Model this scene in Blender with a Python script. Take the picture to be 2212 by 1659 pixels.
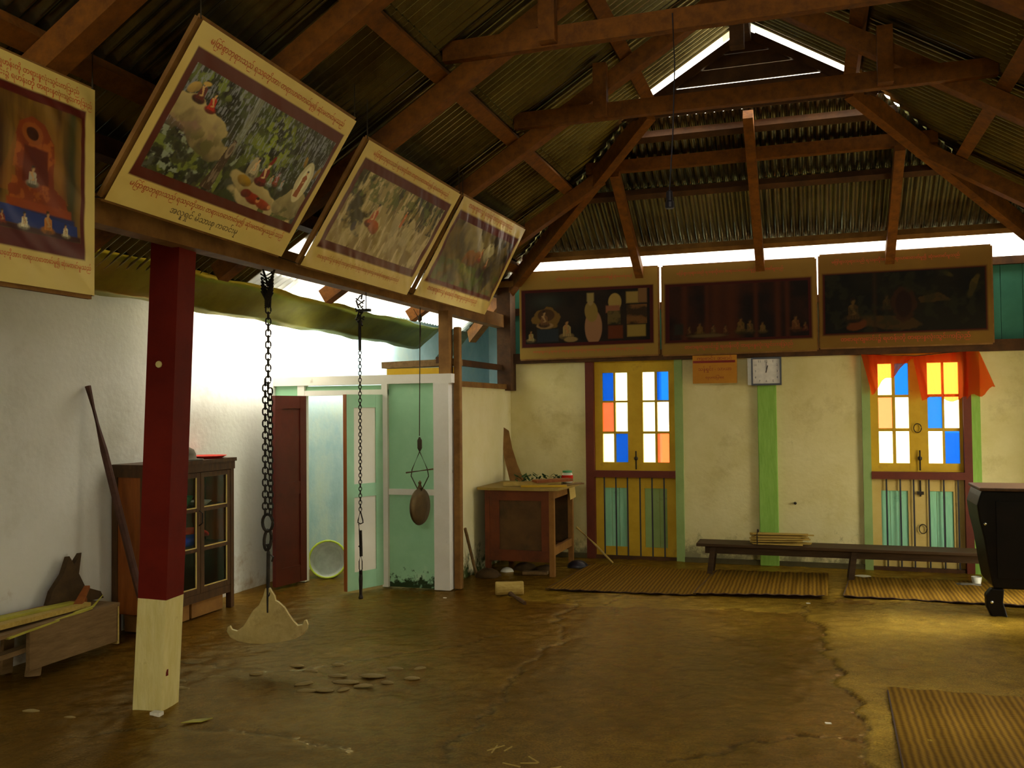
import bpy, math, random
import numpy as np
from mathutils import Vector, Matrix, Quaternion
random.seed(7); RNG = np.random.default_rng(7)
scene = bpy.context.scene
COL = scene.collection
for o in list(bpy.data.objects): bpy.data.objects.remove(o)

# ------------------------------------------------------------------ camera
F_PX, YAW, PITCH, ROLL, CAM_H = 1950.0, math.radians(18.2), math.radians(1.6), math.radians(-0.6), 1.65
_f = Vector((-math.sin(YAW)*math.cos(PITCH), math.cos(YAW)*math.cos(PITCH), math.sin(PITCH)))
_r = Vector((math.cos(YAW), math.sin(YAW), 0)); _u = _r.cross(_f)
_r, _u = math.cos(ROLL)*_r + math.sin(ROLL)*_u, -math.sin(ROLL)*_r + math.cos(ROLL)*_u
cam = bpy.data.cameras.new('camera'); camo = bpy.data.objects.new('camera', cam); COL.objects.link(camo)
cam.sensor_fit = 'HORIZONTAL'; cam.sensor_width = 36.0; cam.lens = F_PX/2212*36.0; cam.clip_start = 0.05
camo.matrix_world = Matrix(((_r.x, _u.x, -_f.x, 0), (_r.y, _u.y, -_f.y, 0), (_r.z, _u.z, -_f.z, CAM_H), (0, 0, 0, 1)))
scene.camera = camo

# ------------------------------------------------------------------ light
SKY = 5.0
EXPOSURE = 0.88
world = bpy.data.worlds.new('overcast_sky'); scene.world = world; world.use_nodes = True
wb = world.node_tree.nodes['Background']; wb.inputs[0].default_value = (1.0, 0.94, 0.77, 1); wb.inputs[1].default_value = SKY
def portal(name, loc, rot, sx, sy):
    l = bpy.data.lights.new(name, 'AREA'); l.shape = 'RECTANGLE'; l.size = sx; l.size_y = sy
    l.cycles.is_portal = True
    o = bpy.data.objects.new(name, l); COL.objects.link(o); o.location = loc; o.rotation_euler = rot
    return o
H2 = math.pi/2
# daylight portals in the seen and assumed openings (they only guide sky sampling)
portal('portal_window_1', (-1.82, 9.99, 1.1), (-H2, 0, 0), 1.0, 2.1)
portal('portal_window_2', (1.04, 9.99, 1.1), (-H2, 0, 0), 1.0, 2.1)
portal('portal_window_3', (2.62, 5.5, 1.1), (0, H2, 0), 2.1, 1.2)
portal('portal_window_4', (2.62, 2.9, 1.1), (0, H2, 0), 2.1, 1.2)
portal('portal_door_3', (2.64, 8.2, 1.1), (0, H2, 0), 2.2, 1.3)
portal('portal_gap', (-4.65, 9.0, 3.9), (0, 0, 0), 0.8, 5.4)
portal('portal_doorway', (2.64, -.6, 1.1), (0, H2, 0), 2.2, .9)
sun = bpy.data.lights.new('hazy_sun', 'SUN'); sun.energy = 6.0; sun.angle = math.radians(24); sun.color = (1, .96, .88)
suno = bpy.data.objects.new('hazy_sun', sun); COL.objects.link(suno); suno.rotation_euler = Vector((-.76, -.16, -.63)).to_track_quat('-Z', 'Y').to_euler()
vs = scene.view_settings
vs.view_transform = 'Standard'; vs.look = 'None'; vs.exposure = EXPOSURE; vs.gamma = 1.0; vs.use_curve_mapping = False
scene.cycles.max_bounces = 10; scene.cycles.diffuse_bounces = 6; scene.cycles.transparent_max_bounces = 12
scene.cycles.sample_clamp_indirect = 8.0

# ------------------------------------------------------------------ helpers
def srgb(c):
    if isinstance(c, str):
        c = [int(c[i:i+2], 16)/255 for i in (0, 2, 4)]
    return tuple((x/12.92 if x <= .04045 else ((x+.055)/1.055)**2.4) for x in c)
def tag(o, label=None, cat=None, group=None, kind=None):
    if label: o['label'] = label
    if cat: o['category'] = cat
    if group: o['group'] = group
    if kind: o['kind'] = kind
    return o
def wpos(o):
    p = Vector((0, 0, 0))
    while o is not None:
        p = p + o.location; o = o.parent
    return p
def link(name, mesh, parent=None):
    o = bpy.data.objects.new(name, mesh); COL.objects.link(o); o.parent = parent
    return o
def thing(name, loc, label, cat, group=None):
    o = bpy.data.objects.new(name, None); COL.objects.link(o); o.location = loc; o.empty_display_size = .1
    return tag(o, label, cat, group)
def setting(name, loc=(0, 0, 0)):
    o = bpy.data.objects.new(name, None); COL.objects.link(o); o.location = loc
    return tag(o, kind='structure')
def basis(d, up=(0, 0, 1)):
    d = Vector(d).normalized(); up = Vector(up)
    if abs(d.dot(up)) > .999: up = Vector((0, 1, 0))
    s = d.cross(up).normalized(); t = s.cross(d).normalized()
    return d, s, t
class MB:
    def __init__(s): s.v = []; s.f = []
    def add(s, vs, fs):
        b = len(s.v); s.v += [tuple(v) for v in vs]; s.f += [tuple(b+i for i in f) for f in fs]; return s
    def hexa(s, p):
        return s.add(p, [(0,3,2,1), (4,5,6,7), (0,1,5,4), (1,2,6,5), (2,3,7,6), (3,0,4,7)])
    def box(s, x0, x1, y0, y1, z0, z1):
        return s.hexa([(x0,y0,z0), (x1,y0,z0), (x1,y1,z0), (x0,y1,z0), (x0,y0,z1), (x1,y0,z1), (x1,y1,z1), (x0,y1,z1)])
    def beam(s, p0, p1, w, h, up=(0, 0, 1), w1=None, h1=None):
        p0 = Vector(p0); p1 = Vector(p1); d, a, t = basis(p1-p0, up)
        w1 = w if w1 is None else w1; h1 = h if h1 is None else h1
        q = []
        for p, ww, hh in ((p0, w, h), (p1, w1, h1)):
            q += [p-a*ww/2-t*hh/2, p+a*ww/2-t*hh/2, p+a*ww/2+t*hh/2, p-a*ww/2+t*hh/2]
        return s.hexa(q)
    def tube(s, pts, rad, n=8, cap=True, flat=1.0):
        pts = [Vector(p) for p in pts]; m = len(pts)
        if not hasattr(rad, '__len__'): rad = [rad]*m
        b = len(s.v); prev = None
        for i, p in enumerate(pts):
            d = (pts[min(i+1, m-1)] - pts[max(i-1, 0)]).normalized()
            if prev is None:
                _, a, t = basis(d)
            else:
                a = (prev - d*prev.dot(d)).normalized(); t = d.cross(a)
            prev = a
            for k in range(n):
                th = 2*math.pi*k/n
                s.v.append(tuple(p + a*math.cos(th)*rad[i] + t*math.sin(th)*rad[i]*flat))
        for i in range(m-1):
            for k in range(n):
                k2 = (k+1) % n
                s.f.append((b+i*n+k, b+i*n+k2, b+(i+1)*n+k2, b+(i+1)*n+k))
        if cap:
            s.f.append(tuple(b+k for k in range(n))[::-1]); s.f.append(tuple(b+(m-1)*n+k for k in range(n)))
        return s
    def lathe(s, prof, c=(0, 0, 0), n=20, axis=(0, 0, 1), cap=True):
        d, a, t = basis(axis); c = Vector(c); b = len(s.v)
        for r, z in prof:
            for k in range(n):
                th = 2*math.pi*k/n
                s.v.append(tuple(c + d*z + (a*math.cos(th)+t*math.sin(th))*max(r, 1e-4)))
        m = len(prof)
        for i in range(m-1):
            for k in range(n):
                k2 = (k+1) % n
                s.f.append((b+i*n+k, b+i*n+k2, b+(i+1)*n+k2, b+(i+1)*n+k))
        if cap: s.f.append(tuple(b+k for k in range(n))[::-1]); s.f.append(tuple(b+(m-1)*n+k for k in range(n)))
        return s
    def prism(s, poly, o, ax, ay, th):
        o = Vector(o); ax = Vector(ax); ay = Vector(ay); nz = ax.cross(ay).normalized(); m = len(poly)
        v = [o+ax*x+ay*y-nz*th/2 for x, y in poly] + [o+ax*x+ay*y+nz*th/2 for x, y in poly]
        return s.add(v, [tuple(range(m))[::-1], tuple(range(m, 2*m))] + [(i, (i+1) % m, m+(i+1) % m, m+i) for i in range(m)])
    def mesh(s, name, mat, off=Vector((0, 0, 0)), smooth=False):
        me = bpy.data.meshes.new(name)
        me.from_pydata([(x-off.x, y-off.y, z-off.z) for x, y, z in s.v], [], s.f)
        if smooth:
            me.polygons.foreach_set('use_smooth', [True]*len(me.polygons))
        if mat: me.materials.append(mat)
        me.update(); return me
    def build(s, name, mat, parent=None, smooth=False, bevel=0):
        if parent is None:
            # origin at the thing's own base
            a = np.array(s.v); c = Vector(((a[:,0].min()+a[:,0].max())/2, (a[:,1].min()+a[:,1].max())/2, a[:,2].min()))
            o = link(name, s.mesh(name, mat, c, smooth)); o.location = c
        else:
            o = link(name, s.mesh(name, mat, wpos(parent), smooth), parent)
        if bevel:
            m = o.modifiers.new('bevel', 'BEVEL'); m.width = bevel; m.segments = 2; m.limit_method = 'ANGLE'
        return o
def bx(name, mat, parent, *a, bevel=0):
    return MB().box(*a).build(name, mat, parent, bevel=bevel)
def piece(name, mesh, loc, parent, rot=None, scale=None):       # shared-mesh piece placed in world coordinates
    o = link(name, mesh, parent); o.location = Vector(loc) - wpos(parent)
    if rot is not None: o.rotation_euler = rot
    if scale is not None: o.scale = scale
    return o

# ------------------------------------------------------------------ materials
def nodes(m):
    m.use_nodes = True; nt = m.node_tree
    return nt, nt.nodes['Principled BSDF']
def material(name, a, b=None, scale=6.0, stretch=(1, 1, 1), rough=.8, bump=.15, bscale=None, metal=0.0, spec=.3, lo=.35, hi=.65, c=None, cscale=1.2, clo=.5, chi=.7, detail=6):
    m = bpy.data.materials.new(name); nt, p = nodes(m); N = nt.nodes.new; L = nt.links.new
    p.inputs['Roughness'].default_value = rough; p.inputs['Metallic'].default_value = metal; p.inputs['Specular IOR Level'].default_value = spec
    tc = N('ShaderNodeTexCoord'); mp = N('ShaderNodeMapping'); mp.inputs['Scale'].default_value = stretch; L(tc.outputs['Object'], mp.inputs[0])
    n = N('ShaderNodeTexNoise'); n.inputs['Scale'].default_value = scale; n.inputs['Detail'].default_value = detail; n.inputs['Roughness'].default_value = .65; L(mp.outputs[0], n.inputs['Vector'])
    r = N('ShaderNodeValToRGB'); r.color_ramp.elements[0].position = lo; r.color_ramp.elements[1].position = hi
    r.color_ramp.elements[0].color = (*srgb(a), 1); r.color_ramp.elements[1].color = (*srgb(b or a), 1); L(n.outputs['Fac'], r.inputs[0])
    out = r.outputs[0]
    if c:
        n2 = N('ShaderNodeTexNoise'); n2.inputs['Scale'].default_value = cscale; n2.inputs['Detail'].default_value = 8; n2.inputs['Roughness'].default_value = .7; L(tc.outputs['Object'], n2.inputs['Vector'])
        r2 = N('ShaderNodeMapRange'); r2.inputs['From Min'].default_value = clo; r2.inputs['From Max'].default_value = chi; L(n2.outputs['Fac'], r2.inputs['Value'])
        mx = N('ShaderNodeMix'); mx.data_type = 'RGBA'; L(r2.outputs[0], mx.inputs[0]); L(out, mx.inputs[6]); mx.inputs[7].default_value = (*srgb(c), 1); out = mx.outputs[2]
    L(out, p.inputs['Base Color'])
    if bump:
        bn = N('ShaderNodeTexNoise'); bn.inputs['Scale'].default_value = bscale or scale*2.5; bn.inputs['Detail'].default_value = 6; L(mp.outputs[0], bn.inputs['Vector'])
        bp = N('ShaderNodeBump'); bp.inputs['Strength'].default_value = bump; bp.inputs['Distance'].default_value = .02; L(bn.outputs['Fac'], bp.inputs['Height']); L(bp.outputs[0], p.inputs['Normal'])
    m['out'] = 1
    return m
def plain(name, a, rough=.5, metal=0, spec=.5):
    return material(name, a, tuple(min(1, x*1.12) for x in [int(a[i:i+2], 16)/255 for i in (0, 2, 4)]), scale=14, rough=rough, metal=metal, spec=spec, bump=.05)
def add_dirt(m, color, zlo, zhi, nscale=7.0, nlo=.42, nhi=.6, offset=0.0):      # stain / mould with its own ragged shape near the foot
    nt = m.node_tree; p = nt.nodes['Principled BSDF']; N = nt.nodes.new; L = nt.links.new
    old = p.inputs['Base Color'].links[0].from_socket
    g = N('ShaderNodeNewGeometry'); sx = N('ShaderNodeSeparateXYZ'); L(g.outputs['Position'], sx.inputs[0])
    mr = N('ShaderNodeMapRange'); mr.inputs['From Min'].default_value = zhi; mr.inputs['From Max'].default_value = zlo; L(sx.outputs['Z'], mr.inputs['Value'])
    n = N('ShaderNodeTexNoise'); n.inputs['Scale'].default_value = nscale; n.inputs['Detail'].default_value = 8; n.inputs['Roughness'].default_value = .7; L(g.outputs['Position'], n.inputs['Vector'])
    ad = N('ShaderNodeMath'); ad.operation = 'MULTIPLY'; L(mr.outputs[0], ad.inputs[0]); ad.inputs[1].default_value = .35
    a2 = N('ShaderNodeMath'); a2.operation = 'ADD'; L(ad.outputs[0], a2.inputs[0]); L(n.outputs['Fac'], a2.inputs[1])
    r = N('ShaderNodeMapRange'); r.inputs['From Min'].default_value = nlo+.25; r.inputs['From Max'].default_value = nhi+.25; L(a2.outputs[0], r.inputs['Value'])
    mx = N('ShaderNodeMix'); mx.data_type = 'RGBA'; L(r.outputs[0], mx.inputs[0]); L(old, mx.inputs[6]); mx.inputs[7].default_value = (*srgb(color), 1); L(mx.outputs[2], p.inputs['Base Color'])
    return m
def glass(name, c, haze=.12):
    m = bpy.data.materials.new(name); m.use_nodes = True; nt = m.node_tree; N = nt.nodes.new; L = nt.links.new
    nt.nodes.remove(nt.nodes['Principled BSDF']); out = nt.nodes['Material Output']
    t = N('ShaderNodeBsdfTransparent'); t.inputs[0].default_value = (*c, 1)
    d = N('ShaderNodeBsdfTranslucent'); d.inputs[0].default_value = (*c, 1)
    mx = N('ShaderNodeMixShader'); mx.inputs[0].default_value = haze; L(t.outputs[0], mx.inputs[1]); L(d.outputs[0], mx.inputs[2])
    g = N('ShaderNodeBsdfGlossy'); g.inputs['Roughness'].default_value = .08
    m2 = N('ShaderNodeMixShader'); m2.inputs[0].default_value = .05; L(mx.outputs[0], m2.inputs[1]); L(g.outputs[0], m2.inputs[2]); L(m2.outputs[0], out.inputs[0])
    return m
def translucent(name, c, mixf=.5, holes=0):
    m = bpy.data.materials.new(name); m.use_nodes = True; nt = m.node_tree; N = nt.nodes.new; L = nt.links.new
    nt.nodes.remove(nt.nodes['Principled BSDF']); out = nt.nodes['Material Output']
    t = N('ShaderNodeBsdfTranslucent'); t.inputs[0].default_value = (*c, 1)
    d = N('ShaderNodeBsdfDiffuse'); d.inputs[0].default_value = (*c, 1)
    mx = N('ShaderNodeMixShader'); mx.inputs[0].default_value = mixf; L(d.outputs[0], mx.inputs[1]); L(t.outputs[0], mx.inputs[2]); res = mx.outputs[0]
    if holes:
        tr = N('ShaderNodeBsdfTransparent'); tr.inputs[0].default_value = (*c, 1)
        m2 = N('ShaderNodeMixShader'); m2.inputs[0].default_value = holes; L(res, m2.inputs[1]); L(tr.outputs[0], m2.inputs[2]); res = m2.outputs[0]
    L(res, out.inputs[0])
    return m
M = {}
M['timber'] = material('roof_timber_brown', '623808', '804c0a', scale=5, stretch=(3, 3, 3), rough=.75, bump=.2, c='30190a', clo=.55, chi=.75)
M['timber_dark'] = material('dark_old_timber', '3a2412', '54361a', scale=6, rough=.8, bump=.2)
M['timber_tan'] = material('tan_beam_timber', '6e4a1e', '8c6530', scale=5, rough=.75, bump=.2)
M['metal'] = material('weathered_corrugated_iron', '7a7862', '949070', scale=4, stretch=(1, 1, 1), rough=.27, bump=.06, metal=.95, spec=.5, c='54462c', clo=.5, chi=.7)
M['gutter'] = material('bright_tin_gutter', '8c862c', 'aaa338', scale=3, rough=.3, bump=.2, bscale=4, metal=1.0, spec=.5)
M['fibre'] = translucent('white_translucent_sheet', (.86, .86, .84), .55)  # translucence added to give the eave sheets their lit white
M['plaster_back'] = add_dirt(material('cream_plaster', 'd0c488', 'ddd39e', scale=2.2, rough=.9, bump=.18, bscale=25, c='b0a06a', cscale=1.6, clo=.55, chi=.8), '8b8560', 0, .45)
M['plaster_left'] = add_dirt(material('white_limewash', 'd0cfc4', 'dad9d0', scale=1.8, rough=.9, bump=.15, bscale=22, c='bab7a8', cscale=1.1, clo=.55, chi=.8), '9a7a4c', 0, .8, nscale=3.0, nlo=.52, nhi=.75)
M['plaster_side'] = add_dirt(material('cream_plaster_mouldy', 'e2daa4', 'ebe4ba', scale=2.2, rough=.9, bump=.18, bscale=25, c='bfae72', cscale=1.8, clo=.58, chi=.8), '3c4a1c', 0, .42, nscale=9)
M['plaster_blue'] = material('pale_blue_limewash', '9dbac0', 'b4ccd0', scale=2.0, rough=.9, bump=.12, bscale=20, c='bfc9b4', cscale=1.0, clo=.5, chi=.8)
M['mint'] = add_dirt(material('mint_green_paint', '93c69c', 'a0d0a8', scale=3, rough=.7, bump=.1, c='b4d4b0', cscale=3, clo=.6, chi=.75), '26391a', 0, .26, nscale=12, nlo=.46, nhi=.54)
M['mint_door'] = material('mint_green_door_paint', '98c8a0', 'a6d2ac', scale=3, rough=.65, bump=.08)
M['white_paint'] = material('worn_white_paint', 'dad6ca', 'e2dfd6', scale=4, rough=.7, bump=.12, c='9a8f78', cscale=5, clo=.62, chi=.75)
M['cream_panel'] = material('cream_panel_paint', 'e0dac8', 'e6e1d2', scale=3, rough=.7, bump=.08)
M['leaf_green'] = material('leaf_green_paint', '80ac44', '90bb54', scale=4, stretch=(6, 6, 1), rough=.7, bump=.2, c='4c6a28', cscale=4, clo=.62, chi=.75)
M['sage_green'] = material('sage_green_paint', '86a05c', '95ad6a', scale=4, rough=.7, bump=.15, c='5d6b3c', cscale=4, clo=.6, chi=.78)
M['aqua_panel'] = material('aqua_panel_paint', '84c49c', '98d0a8', scale=4, stretch=(8, 1, 1), rough=.65, bump=.15, c='5a9478', cscale=3, clo=.58, chi=.75)
M['ochre'] = material('ochre_yellow_paint', 'c09a1c', 'd0aa28', scale=4, rough=.65, bump=.12, c='8a6a20', cscale=4, clo=.58, chi=.78)
M['ochre_light'] = material('faded_yellow_paint', 'c0a458', 'ccb46c', scale=4, rough=.65, bump=.12, c='93793a', cscale=4, clo=.58, chi=.78)
M['maroon'] = material('maroon_paint', '5e1208', '6e180a', scale=4, rough=.6, spec=.15, bump=.1, c='400d07', cscale=3, clo=.6, chi=.8)
M['maroon_door'] = material('dark_maroon_door_paint', '4e160c', '5c1c10', scale=4, rough=.5, bump=.1, c='38100a', cscale=3, clo=.6, chi=.8)
M['maroon_rail'] = material('maroon_brown_rail', '5a2414', '6a2e18', scale=4, rough=.6, bump=.1)
M['post_cream'] = material('cream_post_paint', 'd8c97e', 'e4d794', scale=5, stretch=(5, 5, 1), rough=.75, bump=.25, c='a08a4c', cscale=7, clo=.6, chi=.75)
M['teal'] = material('teal_board_paint', '2f6a58', '3a7a66', scale=3, rough=.7, bump=.1)
M['iron'] = material('blackened_iron', '2a2622', '3c352c', scale=20, rough=.55, bump=.2, metal=.7)
M['iron_bar'] = plain('dark_iron_bar', '3a3a40', rough=.5, metal=.4)
M['brass'] = material('tarnished_brass', 'b8a468', 'd2c084', scale=9, rough=.34, bump=.15, metal=.4, spec=.5, c='84642f', cscale=5, clo=.5, chi=.75)
M['bronze'] = material('dark_bronze', '4a3c22', '5c4a2a', scale=9, rough=.5, bump=.15, metal=.6)
M['rope'] = plain('dark_cord', '3a3226', rough=.9, spec=.1)
M['cab_dark'] = material('dark_stained_wood', '3e2814', '523618', scale=5, stretch=(6, 6, 1), rough=.55, bump=.1)
M['cab_side'] = material('orange_brown_plywood', '7c3f10', '93521a', scale=3, stretch=(7, 7, 1), rough=.55, bump=.08)
M['cab_box'] = material('light_box_wood', '7a5222', '94682e', scale=5, rough=.7, bump=.12)
M['desk_red'] = material('red_brown_desk_wood', '5e2c10', '6e3614', scale=4, stretch=(1, 6, 1), rough=.6, bump=.1, c='43230f', cscale=2.5, clo=.5, chi=.7)
M['desk_panel'] = material('dark_olive_desk_panel', '4e3418', '5e421e', scale=4, rough=.65, bump=.1, c='3a2c14', cscale=3)
M['desk_top'] = material('yellowed_desk_top', '8c7434', 'a08844', scale=4, stretch=(1, 5, 1), rough=.55, bump=.1)
M['bench'] = material('dark_bench_wood', '33220e', '443016', scale=4, stretch=(1, 8, 8), rough=.6, spec=.2, bump=.12)
M['raw'] = material('raw_grey_brown_wood', '6a522e', '806540', scale=5, stretch=(6, 1, 6), rough=.8, bump=.2)
M['raw_light'] = material('pale_split_wood', 'a58a44', 'bca25a', scale=5, stretch=(1, 8, 8), rough=.75, bump=.25)
M['bamboo'] = material('dry_bamboo', 'a3873a', 'b89c4c', scale=8, stretch=(1, 6, 6), rough=.65, bump=.2)
M['palm'] = material('yellow_green_leaf', '9a9430', 'b2a83c', scale=7, rough=.6, bump=.15)
M['husk'] = material('dark_dry_husk', '3a2a16', '4e3a1e', scale=9, rough=.9, bump=.4)
M['green_leaf'] = material('dark_green_leaf', '2c4a22', '3c5e2c', scale=9, rough=.7, bump=.2)
M['lacquer'] = material('black_lacquer', '0c0805', '150d08', scale=5, rough=.5, spec=.15, bump=.06)
M['chrome'] = plain('bright_metal', 'd0d0c8', rough=.25, metal=1)
M['red_plastic'] = plain('red_plastic', 'c02812', rough=.4)
M['red_cloth'] = plain('red_cloth', 'b42a1a', rough=.9, spec=.1)
M['blue_cloth'] = plain('blue_cloth', '1e3aa0', rough=.9, spec=.1)
M['green_plastic'] = plain('green_plastic', '3c8a5a', rough=.4)
M['white_ware'] = plain('white_enamel', 'c8c6b4', rough=.35)
M['grey_felt'] = plain('grey_felt', '5a5448', rough=.95, spec=.1)
M['tub'] = plain('pale_grey_plastic', 'b4b8ae', rough=.5)
M['tub_rim'] = plain('lime_green_plastic', 'a8b832', rough=.5)
M['black_plastic'] = plain('black_plastic', '1c1822', rough=.4)
M['clock_face'] = plain('off_white_dial', 'c9c3b8', rough=.4)
M['ink'] = plain('dark_ink', '3a3430', rough=.7)
M['sign_orange'] = material('orange_painted_board', 'b07410', 'bc8018', scale=4, rough=.6, bump=.05)
M['sign_red'] = plain('sign_red_paint', '741606', rough=.7)
M['letter_red'] = plain('letter_red_ink', 'b43c10', rough=.6)
M['letter_grey'] = plain('letter_grey_ink', '5e5034', rough=.6)
M['mat_straw'] = None
M['curtain'] = translucent('sheer_red_cloth', (.98, .2, .04), .6, .72)
M['g_clear'] = glass('clear_glass', (.92, .92, .88), .06)
M['g_yellow'] = glass('pale_yellow_glass', (.98, .96, .8), .1)
M['g_blue'] = glass('blue_glass', (.05, .22, .62))
M['g_red'] = glass('salmon_red_glass', (.85, .31, .19))
M['pane_cup'] = glass('cupboard_glass', (.95, .95, .92), .02)
M['pane_dusty'] = glass('dusty_cupboard_glass', (.6, .6, .5), .3)
M['stick'] = material('dark_purple_brown_stick', '44281c', '563628', scale=8, rough=.7, bump=.2)
M['yard'] = material('pale_yard_earth', 'b8a888', 'c8baa0', scale=1.2, rough=.95, bump=.1)
M['paper'] = plain('white_paper_scrap', 'd6d2c2', rough=.8)

# ------------------------------------------------------------------ floor
def vnoise(xs, ys, seed, freq):
    g = np.random.default_rng(seed); T = g.random((256, 256))
    x = xs*freq + 1000; y = ys*freq + 1000
    xi = np.floor(x).astype(int); yi = np.floor(y).astype(int); fx = x-xi; fy = y-yi
    fx = fx*fx*(3-2*fx); fy = fy*fy*(3-2*fy)
    a = T[yi % 256, xi % 256]; b = T[yi % 256, (xi+1) % 256]; c = T[(yi+1) % 256, xi % 256]; d = T[(yi+1) % 256, (xi+1) % 256]
    return (a*(1-fx)+b*fx)*(1-fy) + (c*(1-fx)+d*fx)*fy
def fbm(xs, ys, seed, freq, octs=4):
    s = 0; a = .5
    for k in range(octs):
        s = s + a*vnoise(xs, ys, seed+k, freq*2**k); a *= .5
    return s/(1-.5**octs)
def dist_poly(X, Y, pts):
    D = np.full(X.shape, 9.0)
    for (x0, y0), (x1, y1) in zip(pts[:-1], pts[1:]):
        dx, dy = x1-x0, y1-y0; t = np.clip(((X-x0)*dx+(Y-y0)*dy)/(dx*dx+dy*dy), 0, 1)
        D = np.minimum(D, np.hypot(X-x0-t*dx, Y-y0-t*dy))
    return D
def inside(X, Y, pts):
    r = np.zeros(X.shape, bool); n = len(pts)
    for i in range(n):
        x0, y0 = pts[i]; x1, y1 = pts[(i+1) % n]
        c = ((y0 > Y) != (y1 > Y)) & (X < (x1-x0)*(Y-y0)/(y1-y0+1e-12)+x0)
        r ^= c
    return r
def attr_material(name, rough=.8, bump=.3, bscale=30, spec=.3):
    m = bpy.data.materials.new(name); nt, p = nodes(m); N = nt.nodes.new; L = nt.links.new
    a = N('ShaderNodeAttribute'); a.attribute_name = 'paint'; L(a.outputs['Color'], p.inputs['Base Color'])
    p.inputs['Roughness'].default_value = rough; p.inputs['Specular IOR Level'].default_value = spec
    if bump:
        tc = N('ShaderNodeTexCoord'); n = N('ShaderNodeTexNoise'); n.inputs['Scale'].default_value = bscale; n.inputs['Detail'].default_value = 8; n.inputs['Roughness'].default_value = .7; L(tc.outputs['Object'], n.inputs['Vector'])
        b = N('ShaderNodeBump'); b.inputs['Strength'].default_value = bump; b.inputs['Distance'].default_value = .02; L(n.outputs['Fac'], b.inputs['Height']); L(b.outputs[0], p.inputs['Normal'])
    return m
def grid_object(name, P, colors, mat, parent=None, off=None, smooth=True):
    ny, nx = P.shape[:2]
    if off is None: off = wpos(parent) if parent is not None else Vector((0, 0, 0))
    V = (P.reshape(-1, 3) - np.array(off)).astype(np.float32)
    i = np.arange(ny*nx).reshape(ny, nx)
    Q = np.stack([i[:-1, :-1], i[:-1, 1:], i[1:, 1:], i[1:, :-1]], -1).reshape(-1, 4)
    me = bpy.data.meshes.new(name); me.vertices.add(len(V)); me.vertices.foreach_set('co', V.ravel())
    me.loops.add(Q.size); me.loops.foreach_set('vertex_index', Q.ravel().astype(np.int32))
    me.polygons.add(len(Q)); me.polygons.foreach_set('loop_start', np.arange(0, Q.size, 4, dtype=np.int32)); me.polygons.foreach_set('loop_total', np.full(len(Q), 4, dtype=np.int32))
    me.update(calc_edges=True); me.validate()
    if smooth: me.polygons.foreach_set('use_smooth', [True]*len(me.polygons))
    if colors is not None:
        at = me.color_attributes.new('paint', 'FLOAT_COLOR', 'POINT')
        c = np.ones((len(V), 4), np.float32); c[:, :3] = colors.reshape(-1, 3); at.data.foreach_set('color', c.ravel())
    me.materials.append(mat); o = link(name, me, parent)
    if parent is None: o.location = off
    return o
def lin(h): return np.array(srgb(h))
gx = np.concatenate([np.arange(-5.2, -5.0, .1), np.arange(-5.0, 2.6, .02)]); gy = np.concatenate([np.arange(-2.8, 3.6, .16), np.arange(3.6, 9.95, .02), np.arange(9.95, 14.2, .25)])
FX, FY = np.meshgrid(gx, gy)
jx = (fbm(FX, FY, 11, 5, 4)-.5)*.22; jy = (fbm(FX, FY, 21, 5, 4)-.5)*.22
CR = [[(-1.9, 7.6), (-1.93, 7.1), (-1.8, 6.6), (-1.72, 6.3), (-1.72, 5.9), (-1.78, 5.3), (-1.72, 4.9), (-1.7, 4.0)],
      [(-.05, 7.9), (-.02, 7.3), (.08, 6.9), (.02, 6.6), (.12, 6.2), (.14, 5.7), (.2, 5.2), (.26, 4.8), (.24, 4.0)],
      [(-1.55, 7.95), (-1.62, 7.4), (-1.5, 7.2)], [(-3.2, 4.0), (-2.6, 4.06), (-2.2, 3.9)], [(-3.3, 4.0), (-3.6, 3.7)],
      [(-4.4, 5.1), (-3.3, 5.0), (-2.6, 5.6), (-2.2, 6.3)], [(.26, 4.8), (-.1, 4.75), (-.6, 4.3)]]
hz = (fbm(FX, FY, 3, 1.2, 5)-.5)*.03 + (fbm(FX, FY, 31, 9, 3)-.5)*.014 + (fbm(FX, FY, 36, 21, 2)-.5)*.006
cr = np.zeros(FX.shape)
for c in CR: cr = np.maximum(cr, np.exp(-(dist_poly(FX+jx, FY+jy, c)/.013)**2))
hz = hz - .009*cr
slab = inside(FX+jx*1.3, FY+jy*1.3, [(-.06, 8.0), (.02, 7.3), (.08, 6.9), (.02, 6.6), (.12, 6.2), (.14, 5.7), (.2, 5.2), (.26, 4.8), (.24, 3.0), (3, 3), (3, 8.6)])
slab2 = inside(FX+jx*1.6, FY+jy*1.6, [(-3.0, 8.6), (-2.6, 7.6), (-1.9, 7.35), (-.9, 7.5), (-.05, 7.6), (.1, 8.2), (3, 8.1), (3, 9.9), (-3.2, 9.9)])
rough_patch = np.exp(-((FX+2.9)**2/.5 + (FY-4.9)**2/.25)); hz += rough_patch*(fbm(FX, FY, 41, 12, 3)-.5)*.03
hz = hz + .008*slab + .004*slab2
n1 = fbm(FX, FY, 51, 1.6, 5)[..., None]; n2 = fbm(FX, FY, 61, 14, 4)[..., None]
earth = lin('4a320a')*(1-n1) + lin('6c4c14')*n1; cem = lin('725a18')*(1-n1) + lin('9a7e2c')*n1; red = lin('5e4420')
k = np.clip(slab*.85 + slab2*.7 + (n1[..., 0]-.55)*.8, 0, 1)[..., None]
fc = earth*(1-k) + cem*k; fc = fc*(.65+.7*n2); fc = fc*(1-.65*cr[..., None])
hz[(FX < -4.9) | (FY < 3.6) | (FY > 9.9)] *= .3
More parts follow.
